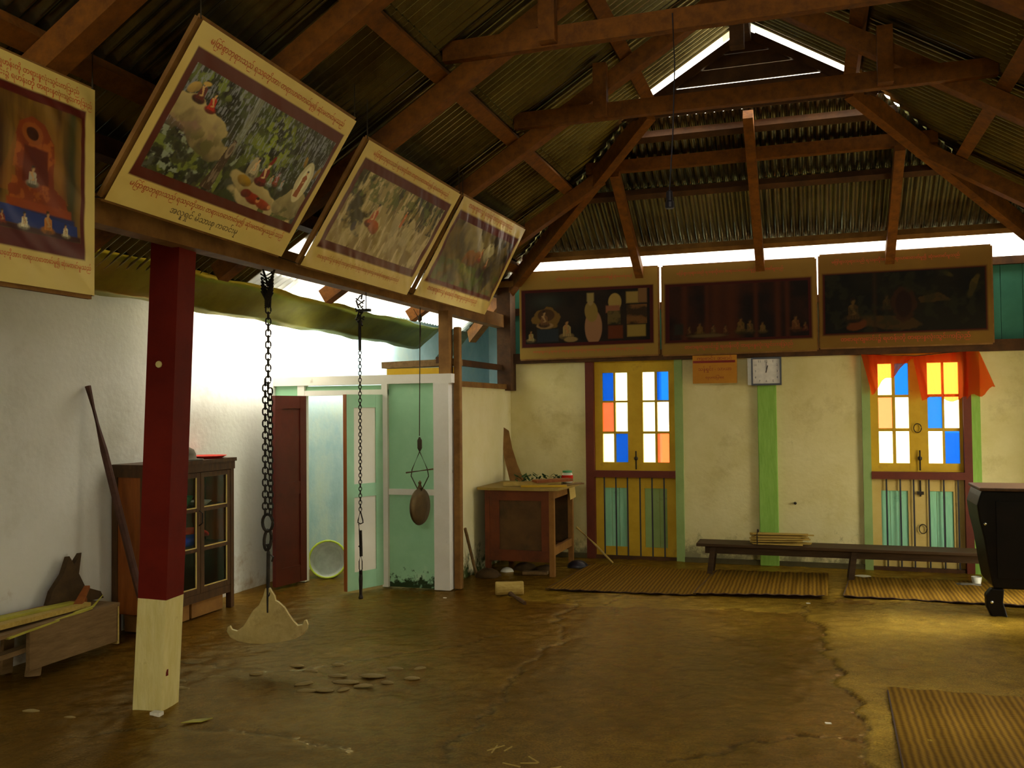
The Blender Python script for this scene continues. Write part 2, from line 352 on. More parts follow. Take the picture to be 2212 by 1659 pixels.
M['floor'] = attr_material('trodden_earth_and_cement', rough=.9, bump=.3, bscale=70, spec=.0); M['floor'].node_tree.nodes['Principled BSDF'].inputs['Specular Tint'].default_value = (1, .86, .55, 1)
_nt = M['floor'].node_tree; _p = _nt.nodes['Principled BSDF']; _n = _nt.nodes.new('ShaderNodeTexNoise'); _n.inputs['Scale'].default_value = 90; _n.inputs['Detail'].default_value = 6; _n.inputs['Roughness'].default_value = .75
_tc = _nt.nodes.new('ShaderNodeTexCoord'); _nt.links.new(_tc.outputs['Object'], _n.inputs['Vector']); _mr = _nt.nodes.new('ShaderNodeMapRange'); _mr.inputs['From Min'].default_value = .3; _mr.inputs['From Max'].default_value = .7; _mr.inputs['To Min'].default_value = .45; _mr.inputs['To Max'].default_value = 1.6; _nt.links.new(_n.outputs['Fac'], _mr.inputs['Value'])
_vm = _nt.nodes.new('ShaderNodeVectorMath'); _vm.operation = 'SCALE'; _nt.links.new(_p.inputs['Base Color'].links[0].from_socket, _vm.inputs[0]); _nt.links.new(_mr.outputs[0], _vm.inputs['Scale']); _nt.links.new(_vm.outputs[0], _p.inputs['Base Color'])
_g = _nt.nodes.new('ShaderNodeBsdfGlossy'); _g.inputs['Color'].default_value = (.85, .66, .32, 1); _g.inputs['Roughness'].default_value = .16; _nt.links.new(_p.inputs['Normal'].links[0].from_socket, _g.inputs['Normal'])
_fr = _nt.nodes.new('ShaderNodeFresnel'); _fr.inputs['IOR'].default_value = 1.4; _nt.links.new(_p.inputs['Normal'].links[0].from_socket, _fr.inputs['Normal'])
_ms = _nt.nodes.new('ShaderNodeMixShader'); _nt.links.new(_fr.outputs[0], _ms.inputs[0]); _nt.links.new(_p.outputs[0], _ms.inputs[1]); _nt.links.new(_g.outputs[0], _ms.inputs[2]); _nt.links.new(_ms.outputs[0], _nt.nodes['Material Output'].inputs[0])
floor = grid_object('floor', np.stack([FX, FY, hz-.004], -1), fc, M['floor'], off=Vector((-1.3, 5, 0))); tag(floor, kind='structure')
st = MB().lathe([(0, -.4), (.8, -.3), (1, 0), (.85, .5), (.45, .9), (0, 1.0)], n=9).mesh('stone', material('pale_worn_stone', '8a7646', 'a08c58', scale=9, rough=.8, bump=.3), smooth=True)
for (x, y, r, a) in [(-2.72, 4.96, .10, .2), (-2.58, 4.92, .07, .5), (-2.77, 4.78, .08, .1), (-2.86, 4.74, .07, .4), (-2.95, 4.86, .07, .8), (-2.62, 5.12, .10, .2), (-2.47, 5.02, .05, .1), (-2.36, 5.14, .06, .3), (-2.83, 5.06, .07, .3), (-3.05, 5.1, .06, .2),
                     (-3.55, 4.82, .07, .4), (-3.72, 4.68, .06, .1), (-3.62, 4.56, .08, .2), (-2.66, 4.82, .05, .9), (-2.55, 5.3, .07, .1), (-3.2, 5.18, .06, .3), (-2.95, 5.28, .05, .2), (-4.15, 3.98, .06, .3), (-3.85, 3.95, .05, .2), (-2.4, 5.35, .05, .7), (-4.05, 4.85, .05, .3), (-3.35, 4.95, .05, .2)]:
    piece('stone', st, (x, y, -.006), floor, (0, 0, a), (r*.9, r*.34, .014))
yard = MB().box(-40, 40, 9.97, 60, -.2, -.06).box(-40, -5.2, -30, 9.97, -.2, -.06).box(2.7, 40, -30, 9.97, -.2, -.06).box(-5.2, 2.7, -30, -2.8, -.2, -.06).build('ground', M['yard']); tag(yard, kind='structure')

# ------------------------------------------------------------------ walls
YB = 9.8
W1 = (-2.357, -1.29); W2 = (.506, 1.58)
wb_ = MB()
for x0, x1 in ((-3.25, W1[0]), (W1[1], W2[0]), (W2[1], 2.42)): wb_.box(x0, x1, YB, YB+.16, -.02, 2.19)
wall_back = wb_.build('wall_back', M['plaster_back']); tag(wall_back, kind='structure')
plank = MB().box(-.094, .094, -.012, .012, 0, .8).mesh('board', M['teal'])
for i in range(28): piece('board', plank, (-3.1+i*.192, YB+.05+.004*(i % 2), 2.27), wall_back, None, None if i > 23 or i < 1 else (1, 1, .66))
MB().box(-3.25, 2.42, YB+.075, YB+.09, 2.2, 2.79).box(1.5, 2.42, YB+.075, YB+.09, 2.79, 3.05).build('backing', M['timber_dark'], wall_back)
t = MB().box(-3.25, 2.42, YB-.1, YB+.1, 2.165, 2.275).build('trim_1', M['timber_dark']); tag(t, kind='structure')
t = MB().box(1.42, 2.42, YB-.02, YB+.12, 3.01, 3.085).box(-3.25, 1.42, YB+.02, YB+.12, 2.72, 2.80).build('trim_2', M['timber_dark']); tag(t, kind='structure')
t = MB().box(-.512, -.322, YB-.05, YB+.02, 0, 2.165).build('trim_3', M['leaf_green'], bevel=.008); tag(t, kind='structure')
t = MB().box(-3.25, W1[0], YB-.03, YB, 0, .05).box(W1[1], -.512, YB-.03, YB, 0, .05).box(-.322, W2[0], YB-.03, YB, 0, .05).build('baseboard_back', material('dark_olive_skirting', '4a4428', '5a5234', rough=.9)); tag(t, kind='structure')  # dark olive strip along the foot of the back wall
nail = MB().lathe([(.012, 0), (.016, .006), (.012, .03), (0, .032)], n=8, axis=(0, -1, 0), c=(-.155, YB, .649)).build('nail', M['iron']); tag(nail, 'rusty nail head in plaster above the back bench', 'nail')
# left wall: limewashed in the hall, pale blue beyond the partition
wl = MB().box(-5.2, -5.0, -2.8, 8.0, -.05, 3.95).build('wall_left', M['plaster_left']); tag(wl, kind='structure')
wl2 = MB().box(-5.2, -4.998, 8.0, 14.0, -.05, 3.95).build('wall_left_passage', M['plaster_blue']); tag(wl2, kind='structure')
wl3 = MB().box(-5.2, -2.2, 14.0, 14.2, -.05, 3.2).build('wall_far', M['plaster_blue']); tag(wl3, kind='structure')
t = MB().box(-3.4, -3.25, 9.96, 14.0, -.05, 3.2).build('wall_passage_shade', M['plaster_blue']); tag(t, kind='structure')  # unseen wall added to keep side light out of the passage
t = MB().tube([(-4.985, 4.42, 0), (-4.985, 4.43, 2.6)], .014, 8).build('trim_4', M['sage_green']); tag(t, kind='structure')
wr = MB()
for y0, y1 in ((-2.8, -1.05), (-.15, 2.3), (3.5, 4.9), (6.1, 7.5), (8.9, 9.8)): wr.box(2.42, 2.6, y0, y1, -.05, 2.3)
wr.box(2.42, 2.6, -2.8, 9.96, 2.3, 3.1)
wr = wr.build('wall_right', M['plaster_back']); tag(wr, kind='structure')
wf = MB().box(-5.0, 2.42, -2.6, -2.45, -.05, 3.1).build('wall_front', M['plaster_left']); tag(wf, kind='structure')
# side wall of the bay, from the white pillar back to the corner post
ws = MB().box(-3.36, -3.24, 7.84, 9.8, -.02, 1.875).build('wall_bay', M['plaster_side']); tag(ws, kind='structure')
fr = setting('window_5', (-3.3, 8.8, 1.87))
bx('rail', M['timber_tan'], fr, -3.36, -3.22, 7.84, 9.72, 1.875, 1.93)
bx('rail', M['timber_dark'], fr, -3.33, -3.27, 7.84, 9.72, 2.09, 2.15)
cp = thing('corner_post', (-3.25, 9.7, 1.85), 'dark square corner post between blue opening and back wall banners', 'post')
bx('post', M['timber_dark'], cp, -3.33, -3.17, 9.6, 9.79, 1.86, 3.12)
bx('cap', M['timber_tan'], cp, -3.4, -3.1, 9.52, 9.62, 3.02, 3.08)

# ------------------------------------------------------------------ partition with double door
pt = setting('wall_partition', (-4.0, 7.75, 0))
bx('header', M['white_paint'], pt, -5.0, -3.12, 7.70, 7.80, 1.90, 1.985)
bx('rail', M['white_paint'], pt, -4.74, -3.77, 7.715, 7.79, 1.80, 1.85)
bx('panel', M['mint'], pt, -4.67, -3.83, 7.74, 7.765, 1.85, 1.892)
bx('panel', M['mint'], pt, -5.0, -4.74, 7.735, 7.775, 0, 1.9)
bx('jamb', M['white_paint'], pt, -4.74, -4.665, 7.71, 7.79, 0, 1.9)
bx('jamb', M['white_paint'], pt, -3.83, -3.77, 7.70, 7.79, 0, 1.9)
bx('panel', M['mint'], pt, -3.77, -3.297, 7.735, 7.775, .90, 1.9)
bx('panel', M['mint'], pt, -3.77, -3.297, 7.735, 7.775, 0, .87)
bx('rail', M['white_paint'], pt, -3.77, -3.297, 7.72, 7.78, .86, .915)
bx('pillar', M['white_paint'], pt, -3.297, -3.145, 7.69, 7.84, 0, 1.9)
def leaf(name, hinge, ang, w, z1, frame, inset, edge=None, side=1):
    o = bpy.data.objects.new(name, None); COL.objects.link(o); o.location = hinge; o.rotation_euler = (0, 0, ang); tag(o, kind='structure')
    def part(n, m, *a):
        return link(n, MB().box(*a).mesh(n, m), o)
    st_ = .085
    part('stile', frame, 0, st_, -.02, .02, .02, z1); part('stile', edge or frame, w-st_, w, -.02, .02, .02, z1)
    for z, h in ((.02, .16), (.86, .12), (z1-.12, .12)): part('rail', frame, st_, w-st_, -.018, .018, z, z+h)
    for z0, z2 in ((.18, .86), (.98, z1-.12)): part('panel', inset, st_, w-st_, -.010, .010, z0, z2)
    return o
leaf('door_1', (-4.665, 7.72, 0), math.radians(-101), .42, 1.80, M['maroon_door'], M['maroon_door'])
d2 = leaf('door_2', (-3.835, 7.71, 0), math.radians(-113), .43, 1.80, M['mint_door'], M['cream_panel'])
link('edge_strip', MB().box(.43, .436, -.022, .022, .02, 1.8).mesh('edge_strip', M['cab_side']), d2)
pole = MB().beam((-3.10, 7.80, 0), (-3.10, 7.82, 2.42), .07, .07, (1, 0, 0), .062, .062).build('wooden_pole', M['timber_tan'], bevel=.01); tag(pole, 'slim brown wooden pole standing beside the white partition pillar', 'pole')
up = MB().beam((-3.2, 7.77, 1.985), (-3.2, 7.77, 2.57), .1, .1, (1, 0, 0)).build('stub_post', M['timber_tan']); tag(up, 'short brown post on partition header under the long beam', 'post')
yb_ = MB().box(-3.85, -3.16, 7.86, 7.9, 1.93, 2.05).build('board', M['ochre']); tag(yb_, 'bright yellow board behind the partition header', 'board'); yb_.name = 'yellow_board'
pb = MB().beam((-3.9, 7.95, 2.085), (-3.14, 7.95, 2.10), .2, .06).build('plank', M['raw']); tag(pb, 'brown plank lying over yellow board above partition', 'plank'); pb.name = 'rough_plank'

# ------------------------------------------------------------------ back doors glazed with coloured panes
paneM = {'b': 'g_blue', 'c': 'g_clear', 'y': 'g_yellow', 'r': 'g_red'}
pname = {'b': 'blue glass pane', 'c': 'clear glass pane', 'y': 'pale yellow glass pane', 'r': 'salmon red glass pane'}
def french(name, org, ax, x0, x1, xs, zs, codes, leafm, lowm, panelm, bars, xsplit, zrail, ztop, jambs, closed_top=False):
    """a glazed double door: local x along the wall, outward normal n"""
    w = setting(name, org); A = Vector(ax); Nn = Vector((A.y, -A.x, 0))     # Nn points into the room
    R = Matrix(((A.x, -Nn.x, 0), (A.y, -Nn.y, 0), (0, 0, 1))).to_euler()
    def part(n, m, a, b, c, d, e, f, par=w):                               # local: x along, y outward depth, z up
        mb = MB(); P = []
        for z in (e, f):
            for (x, y) in ((a, c), (b, c), (b, d), (a, d)): P.append(A*x - Nn*y + Vector((0, 0, z)))
        mb.hexa(P); return link(n, mb.mesh(n, m), par)
    for (a, b, m) in jambs: part('jamb', m, a, b, -.04, .12, 0, ztop+.02)
    part('sill_rail', M['maroon_rail'], x0, x1, -.05, .07, zrail[0], zrail[1])
    for si, (l, r) in enumerate(((x0, xsplit), (xsplit, x1))):
        pc = [xs[4*si+k] for k in range(4)]
        sash = part('sash', leafm[si], l, pc[0], .02, .06, zrail[1], ztop)
        part('stile', leafm[si], pc[3], r, .02, .06, zrail[1], ztop, sash)
        part('rail', leafm[si], pc[0], pc[3], .022, .058, zrail[1], zs[5], sash)
        part('rail', leafm[si], pc[0], pc[3], .022, .058, zs[0], ztop, sash)
        part('muntin', leafm[si], pc[1], pc[2], .022, .058, zs[5], zs[0], sash)
        for k in (1, 3): part('muntin', leafm[si], pc[0], pc[3], .024, .056, zs[k+1], zs[k], sash)
        for row in range(3):
            for c2 in range(2):
                code = codes[row][si*2+c2]
                po = part('pane', M[paneM[code]], pc[2*c2]-.004, pc[2*c2+1]+.004, .038, .042, zs[2*row+1]-.004, zs[2*row]+.004, sash); po['label'] = pname[code]
        # lower leaf: framed board door
        i0, i1 = (l+(r-l)*.2, r-(r-l)*.24)
        lo = part('lower_leaf', lowm[si], l, i0, .03, .075, .01, zrail[0])
        part('stile', lowm[si], i1, r, .03, .075, .01, zrail[0], lo)
        part('rail', lowm[si], i0, i1, .032, .073, .01, .13, lo); part('rail', lowm[si], i0, i1, .032, .073, zrail[0]-.12, zrail[0], lo)
        nb = 3; bw = (i1-i0)/nb
        for b in range(nb): part('board', panelm[si], i0+b*bw+.002, i0+(b+1)*bw-.002, .045+.004*(b % 2), .062, .13, zrail[0]-.12, lo)
        part('backing', lowm[si], l, r, .0625, .07, 0, zrail[0], lo)
    part('threshold', M['timber_dark'], x0, x1, -.02, .12, -.02, .035)
    for b in bars:
        link('bar', MB().tube([A*b+Vector((0, 0, .02))-Nn*.005, A*b+Vector((0, 0, zrail[0]+.01))-Nn*.005], .008, 6).mesh('bar', M['iron_bar']), w)
    return w, part
cx1 = -1.82
sh = lambda L_, c: [v-c for v in L_]
w1, part1 = french('window_1', (cx1, YB, 0), (1, 0, 0), -2.263-cx1, -1.374-cx1, sh([-2.175, -2.051, -2.03, -1.896, -1.728, -1.596, -1.571, -1.446], cx1),
    [2.041, 1.732, 1.712, 1.393, 1.368, 1.055], ['bccb'.replace('c', 'y', 1), 'ryyc', 'yby r'.replace(' ', '')], (M['ochre'], M['ochre']), (M['ochre'], M['ochre']), (M['aqua_panel'], M['sage_green']),
    sh([-2.163, -2.034, -1.905, -1.768, -1.636, -1.506], cx1), -1.81-cx1, (.893, .965), 2.165, [(-2.357-cx1, -2.263-cx1, M['maroon_rail']), (-1.374-cx1, -1.29-cx1, M['sage_green'])])
cx2 = 1.04
w2, part2 = french('window_2', (cx2, YB, 0), (1, 0, 0), .584-cx2, 1.43-cx2, sh([.663, .792, .822, .946, 1.119, 1.249, 1.27, 1.402], cx2),
    [2.069, 1.755, 1.728, 1.419, 1.387, 1.069], ['ybyy', 'rybc', 'cccb'], (M['ochre'], M['ochre']), (M['ochre_light'], M['ochre_light']), (M['aqua_panel'], M['aqua_panel']),
    sh([.722, .85, .973, 1.112, 1.246, 1.374], cx2), 1.03-cx2, (.913, .985), 2.165, [(.506-cx2, .584-cx2, M['sage_green']), (1.43-cx2, 1.502-cx2, M['maroon_rail']), (1.502-cx2, 1.58-cx2, M['leaf_green'])])
for w, c, z0 in ((w1, -1.81, .98), (w2, 1.03, 1.0)):        # bolts and ring handle
    piece('bolt', MB().tube([(0, 0, 0), (0, 0, .2)], .008, 6).lathe([(.012, 0), (.02, .01), (.02, .03), (.01, .04)], (0, 0, .1), 8).mesh('bolt', M['iron']), (c+.005, YB-.005, z0-.0), w)
piece('bolt', MB().tube([(0, 0, 0), (0, 0, .16)], .008, 6).box(-.03, .03, -.01, .01, .02, .05).mesh('bolt', M['iron']), (1.035, YB+.015, .74), w2)
ringm = MB().tube([(.035*math.cos(a), 0, .045*math.sin(a)) for a in np.linspace(0, 2*math.pi, 17)], .005, 6).mesh('ring_handle', M['iron'])
piece('ring_handle', ringm, (1.02, YB+.0, 1.42), w2); piece('ring_handle', ringm, (1.05, YB+.01, .42), w2)
for nm, cy, codes in (('window_3', 5.5, ['cccc', 'cycc', 'cccc']), ('window_4', 2.9, ['cccc', 'cccy', 'cccc'])):   # assumed doors in the unseen right wall, clear-paned to brighten the banners
    french(nm, (2.42, cy, 0), (0, -1, 0), -.54, .54, [-.45, -.29, -.26, -.1, .1, .26, .29, .45], [2.041, 1.732, 1.712, 1.393, 1.368, 1.055], codes, (M['ochre'],)*2, (M['ochre'],)*2, (M['aqua_panel'],)*2,
           [-.4, -.27, -.13, 0, .13, .27, .4], 0, (.893, .965), 2.2, [(-.6, -.54, M['sage_green']), (.54, .6, M['sage_green'])])
    t = MB().box(2.42, 2.6, cy-.6, cy+.6, 2.2, 2.31).build('trim_5', M['timber_dark']); tag(t, kind='structure')
d3 = setting('door_3', (2.5, 8.2, 0))                              # open doorway assumed in the unseen right wall, for light from that side
for y in (7.5, 8.82): bx('jamb', M['sage_green'], d3, 2.40, 2.62, y, y+.08, 0, 2.2)
bx('lintel', M['sage_green'], d3, 2.40, 2.62, 7.5, 8.9, 2.2, 2.32)

# ------------------------------------------------------------------ roof
S = .62; XL = -3.25; XRI = -.45; Z0 = 3.15; YE = 9.73
XR = 2*XRI-XL; ZR = Z0+S*(XRI-XL); YG = 7.8
def zl(x): return Z0+S*(x-XL)
def zr(x): return Z0+S*(XR-x)
def zb(y): return Z0+S*(YE-y)
nrm = math.sqrt(1+S*S)
def off_l(p, d): return Vector(p)+Vector((-S, 0, 1))/nrm*d
def off_r(p, d): return Vector(p)+Vector((S, 0, 1))/nrm*d
def off_b(p, d): return Vector(p)+Vector((0, S, 1))/nrm*d
PITCH_C = .078
def sheet(name, mat, parent, side, u0, u1, lo, hi, lift=0, amp=.014, label=None):
    n = max(2, int(round((u1-u0)/PITCH_C*8)))
    mb = MB(); rows = []
    for i in range(n+1):
        u = u0+(u1-u0)*i/n; a, b = lo(u), hi(u)
        h = lift+amp*math.cos(2*math.pi*u/PITCH_C)
        if side == 'l': p = [off_l((v, u, zl(v)), h) for v in (a, b)]
        elif side == 'r': p = [off_r((v, u, zr(v)), h) for v in (a, b)]
        else: p = [off_b((u, v, zb(v)), h) for v in (a, b)]
        mb.v += [tuple(p[0]), tuple(p[1])]
    for i in range(n): mb.f.append((2*i, 2*i+2, 2*i+3, 2*i+1))
    o = mb.build(name, mat, parent, smooth=True)
    if label: o['label'] = label
    return o
ceil_ = setting('ceiling', (XRI, 4, ZR))
kx = lambda y: XRI if y < YG-.02 else min(XRI, (XL+YE)-y)          # left slope: where a sheet ends (ridge, then hip line)
SW = .78
ys = np.arange(-2.7, 10.5, SW)
for i, y in enumerate(ys):
    y1 = y+SW+.04
    lowm, lx = (M['fibre'], -4.08) if y > 5.6 else (M['metal'], -4.3)
    if (XL+YE)-y > lx+.1:
        c0 = lambda u: lx
        sheet('corrugated_sheet', lowm, ceil_, 'l', y, y1, c0, lambda u: max(lx, min(-3.52, (XL+YE)-u)), 0, label='translucent white sheet' if lowm is M['fibre'] else None)
    if (XL+YE)-y > -3.55:
        sheet('corrugated_sheet', M['metal'], ceil_, 'l', y, y1, lambda u: -3.58, lambda u: max(-3.58, min(-2.12, (XL+YE)-u)), .014+.004*(i % 2))
    if (XL+YE)-y > -2.2:
        sheet('corrugated_sheet', M['metal'], ceil_, 'l', y, y1, lambda u: -2.2, lambda u: max(-2.2, kx(u)), .03+.004*(i % 2))
    my = lambda v: 2*XRI-v
    if (XL+YE)-y > -3.9:
        sheet('corrugated_sheet', M['metal'], ceil_, 'r', y, y1, lambda u: my(-3.9), lambda u: my(max(-3.9, min(-2.12, (XL+YE)-u))), 0+.004*(i % 2))
    if (XL+YE)-y > -2.2:
        sheet('corrugated_sheet', M['metal'], ceil_, 'r', y, y1, lambda u: my(-2.2), lambda u: my(max(-2.2, kx(u))), .018+.004*(i % 2))
hipy = lambda x: max(8.0, (YE-XRI+XL)+abs(x-XRI))
for i, x in enumerate(np.arange(XRI-5*SW, XRI+5*SW-.01, SW)):
    x1 = x+SW+.04
    mn = min(hipy(x), hipy(x1))
    if mn < 10.3: sheet('corrugated_sheet', M['fibre'], ceil_, 'b', x, x1, lambda u: 10.3, lambda u: min(10.3, max(9.44, hipy(u))), 0, label='translucent white sheet')
    if mn < 9.48: sheet('corrugated_sheet', M['metal'], ceil_, 'b', x, x1, lambda u: 9.5, lambda u: min(9.5, max(8.72, hipy(u))), .012+.004*(i % 2))
    if mn < 8.8: sheet('corrugated_sheet', M['metal'], ceil_, 'b', x, x1, lambda u: 8.8, lambda u: min(8.8, hipy(u)), .026+.004*(i % 2))
cap = MB()
for sgn in (-1, 1):
    a = [(XRI, -2.7, ZR+.06), (XRI, 7.95, ZR+.06), (XRI+sgn*.2, 7.95, ZR-.2*S+.05), (XRI+sgn*.2, -2.7, ZR-.2*S+.05)]
    cap.add(a, [(0, 1, 2, 3)])
cap.build('ridge_cap', M['metal'], ceil_)
for sgn in (-1, 1):                                                # caps over the hips
    hc = MB(); ks = (.9 if sgn < 0 else 1.25, 4.1)
    P = [Vector((XRI+sgn*k, (YE-XRI+XL)+k, ZR-S*k+.07)) for k in ks]; a = Vector((sgn*.16, 0, -.16*S)); b = Vector((0, .16, -.16*S))
    hc.add([P[0], P[1], P[1]+a, P[0]+a, P[1]+b, P[0]+b], [(0, 1, 2, 3), (0, 5, 4, 1)]).build('hip_cap', M['metal'], ceil_)
# tin gutter hung under the left eave
gut = MB(); gy0, gy1, ng = 2.4, 9.7, 60
prof = [(-4.05, 2.645), (-4.11, 2.60), (-4.19, 2.54), (-4.26, 2.49), (-4.31, 2.45), (-4.35, 2.42)]
for i in range(ng+1):
    y = gy0+(gy1-gy0)*i/ng
    for j, (x, z) in enumerate(prof):
        wv = .009*math.sin(y*5.3+j*1.1)+.004*math.sin(y*13.1+j*2.3)
        gut.v.append((x+wv*.6, y, z+wv-.02*math.sin((y-gy0)/(gy1-gy0)*math.pi)*0-.012*(y-5)))
m_ = len(prof)
for i in range(ng):
    for j in range(m_-1): gut.f.append((i*m_+j, i*m_+j+1, (i+1)*m_+j+1, (i+1)*m_+j))
g = gut.build('tin_gutter', M['gutter'], smooth=True); tag(g, 'long bent tin gutter hanging under the left eave above white wall', 'gutter')
sm = g.modifiers.new('solid', 'SOLIDIFY'); sm.thickness = .003
lean = MB()                                                        # unseen cover added over the nearer alley, keeping sky and sun off the wall
for i in range(140):
    y = -2.7+i*.066; lean.v += [(-5.2, y, 3.1+.012*math.cos(i*math.pi/2)), (-3.93, y, 2.742+.012*math.cos(i*math.pi/2))]
for i in range(139): lean.f.append((2*i, 2*i+2, 2*i+3, 2*i+1))
lean.build('alley_shade_cover', M['metal'], ceil_, smooth=True)
MB().box(-5.2, -3.2, 10.5, 14.2, 3.22, 3.25).build('passage_shade_roof', M['metal'], ceil_)  # unseen roof added to shade the blue wall deep in the passage

# ------------------------------------------------------------------ timbers
def slope_beam(mb, side, u, v0, v1, w, h, d):
    if side == 'l': a, b = off_l((v0, u, zl(v0)), -d), off_l((v1, u, zl(v1)), -d); up = (-S, 0, 1)
    elif side == 'r': a, b = off_r((v0, u, zr(v0)), -d), off_r((v1, u, zr(v1)), -d); up = (S, 0, 1)
    else: a, b = off_b((u, v0, zb(v0)), -d), off_b((u, v1, zb(v1)), -d); up = (0, S, 1)
    return mb.beam(a, b, w, h, up)
RD, RW, RH = .155, .11, .12
names = {2.95: 'brown roof truss above the nearest left banner', 4.02: 'brown roof truss behind the tilted forest banner', 5.25: 'brown roof truss with collar beam crossing nearest overhead', 6.68: 'brown roof truss with collar beam just before the louvred gable'}
for yt in (2.95, 4.02, 5.25, 6.68):
    tr = thing('roof_truss', (XRI, yt, 3.0), names[yt], 'roof truss', 'roof trusses')
    slope_beam(MB(), 'l', yt, -3.92, XRI+.03, RW, RH, RD).build('rafter', M['timber'], tr)
    slope_beam(MB(), 'r', yt, 2*XRI+4.0, XRI-.03, RW, RH, RD).build('rafter', M['timber'], tr)
    if yt in (5.25, 6.68):
        zt = 3.87; xe = -2.12
        MB().beam((xe, yt-.085, zt), (2*XRI-xe, yt-.085, zt), .06, .12).build('collar_beam', M['timber'], tr)
        for xq in (-1.43, 2*XRI+1.43):
            MB().box(xq-.05, xq+.05, yt-.19, yt-.115, zt-.05, zl(min(xq, 2*XRI-xq))-.07).build('queen_post', M['timber'], tr)
        MB().beam((XRI, yt+.02, ZR-.62), (XRI, yt+.02, ZR-.14), .1, .1, (1, 0, 0)).build('king_post', M['timber_dark'], tr)
lab = {-3.08: 'lowest', -2.2: 'middle', -1.3: 'upper'}
for side in ('l', 'r'):
    for v in (-3.08, -2.2, -1.3):
        vv = v if side == 'l' else 2*XRI-v; y1 = min(9.9, (XL+YE)-v+.05)
        p = (off_l((vv, -2.6, zl(vv)), -.055), off_l((vv, y1, zl(vv)), -.055)) if side == 'l' else (off_r((vv, -2.6, zr(vv)), -.055), off_r((vv, y1, zr(vv)), -.055))
        o = MB().beam(p[0], p[1], .1, .065, (-S, 0, 1) if side == 'l' else (S, 0, 1)).build('purlin', M['timber']); tag(o, '%s brown purlin under the %s roof slope' % (lab[v], 'left' if side == 'l' else 'right'), 'purlin', 'purlins')
o = MB().beam((-3.36, -2.6, 2.985), (-3.36, 9.9, 2.985), .1, .1).build('wall_plate', M['timber_dark']); tag(o, 'dark wall plate under left rafters behind the tilted banners', 'beam')
o = MB().beam((2.38, -2.6, 3.05), (2.38, 9.9, 3.05), .1, .1).build('wall_plate', M['timber_dark']); tag(o, 'dark wall plate on top of the right wall', 'beam')
o = MB().beam((-3.3, -2.45, 2.64), (-3.3, 9.66, 2.64), .11, .14).build('eave_beam', M['timber_tan']); tag(o, 'long tan beam carrying tilted banners and hanging chains', 'beam')
o = MB().beam((XRI, -2.6, ZR-.1), (XRI, YG-.05, ZR-.1), .09, .14).build('ridge_beam', M['timber_dark']); tag(o, 'dark ridge beam at the top of the roof', 'beam')
for sgn, nm in ((-1, 'left'), (1, 'right')):
    def hp(k, d):
        q = Vector((XRI+sgn*k, (YE-XRI+XL)+k, ZR-S*k)); return q - Vector((0, 0, d))
    hr = thing('hip_rafter', hp(3.6, .2), 'thick %s hip rafter running up to the louvred gable' % nm, 'rafter', 'hip rafters')
    MB().beam(hp(3.5, .17), hp(.82, .17), .09, .15).build('hip_beam', M['timber'], hr)
    u = 8.38; k = u-(YE-XRI+XL)
    o = slope_beam(MB(), 'l' if sgn < 0 else 'r', u, -3.92 if sgn < 0 else 2*XRI+4.0, XRI+sgn*(k+.02), RW, RH, RD).build('jack_rafter', M['timber']); tag(o, 'brown jack rafter meeting the %s hip rafter' % nm, 'rafter', 'jack rafters of the side slopes')
o = MB().beam((-1.98, 8.38, 3.93), (2*XRI+1.98, 8.38, 3.93), .08, .11).build('hip_tie', M['timber']); tag(o, 'brown tie beam between the two hip rafters', 'beam')
for x, y0, nm in ((-1.70, 8.40, 'left'), (-.45, 7.95, 'middle'), (.78, 8.40, 'right')):
    o = slope_beam(MB(), 'b', x, 9.78, y0, .085, .10, .13).build('jack_rafter', M['timber']); tag(o, '%s of three brown rafters on the back roof slope' % nm, 'rafter', 'rafters of the back slope')
for y, h, nm in ((9.42, .07, 'lowest, lit'), (8.72, .07, 'middle'), (8.12, .08, 'topmost')):
    k = y-(YE-XRI+XL)
    o = MB().beam(off_b((XRI-k, y, zb(y)), -.06), off_b((XRI+k, y, zb(y)), -.06), .07, h, (0, S, 1)).build('purlin', M['timber_tan'] if y > 9 else M['timber_dark']); tag(o, '%s purlin across the back roof slope' % nm, 'purlin', 'purlins of the back slope')  # lowest purlin takes the tan timber as its lit tone
# louvred gable under the ridge end
gb = thing('louvre_gable', (XRI, YG, 4.2), 'dark louvred triangular gable with bright gaps at the ridge end', 'louvre')
G0 = .05
def gx_(z): return (ZR-G0-z)/S
zz = [4.20, 4.395, 4.405, 4.525, 4.535, 4.64, 4.645, ZR-G0-.03]
for a, b in ((4.17, 4.394), (4.403, 4.525), (4.534, 4.642), (4.645, ZR-G0-.02)):
    MB().prism([(-gx_(a), a), (gx_(a), a), (gx_(b), b), (-gx_(b), b)], (XRI, YG+random.uniform(-.01, .01), 0), (1, 0, 0), (0, 0, 1), .02).build('louvre_board', M['timber_dark'], gb)
for sgn in (-1, 1):
    MB().beam((XRI+sgn*(gx_(4.2)-.0), YG-.03, 4.2-.03), (XRI+sgn*.06, YG-.03, ZR-G0-.08), .04, .07).build('verge_frame', M['timber_dark'], gb)
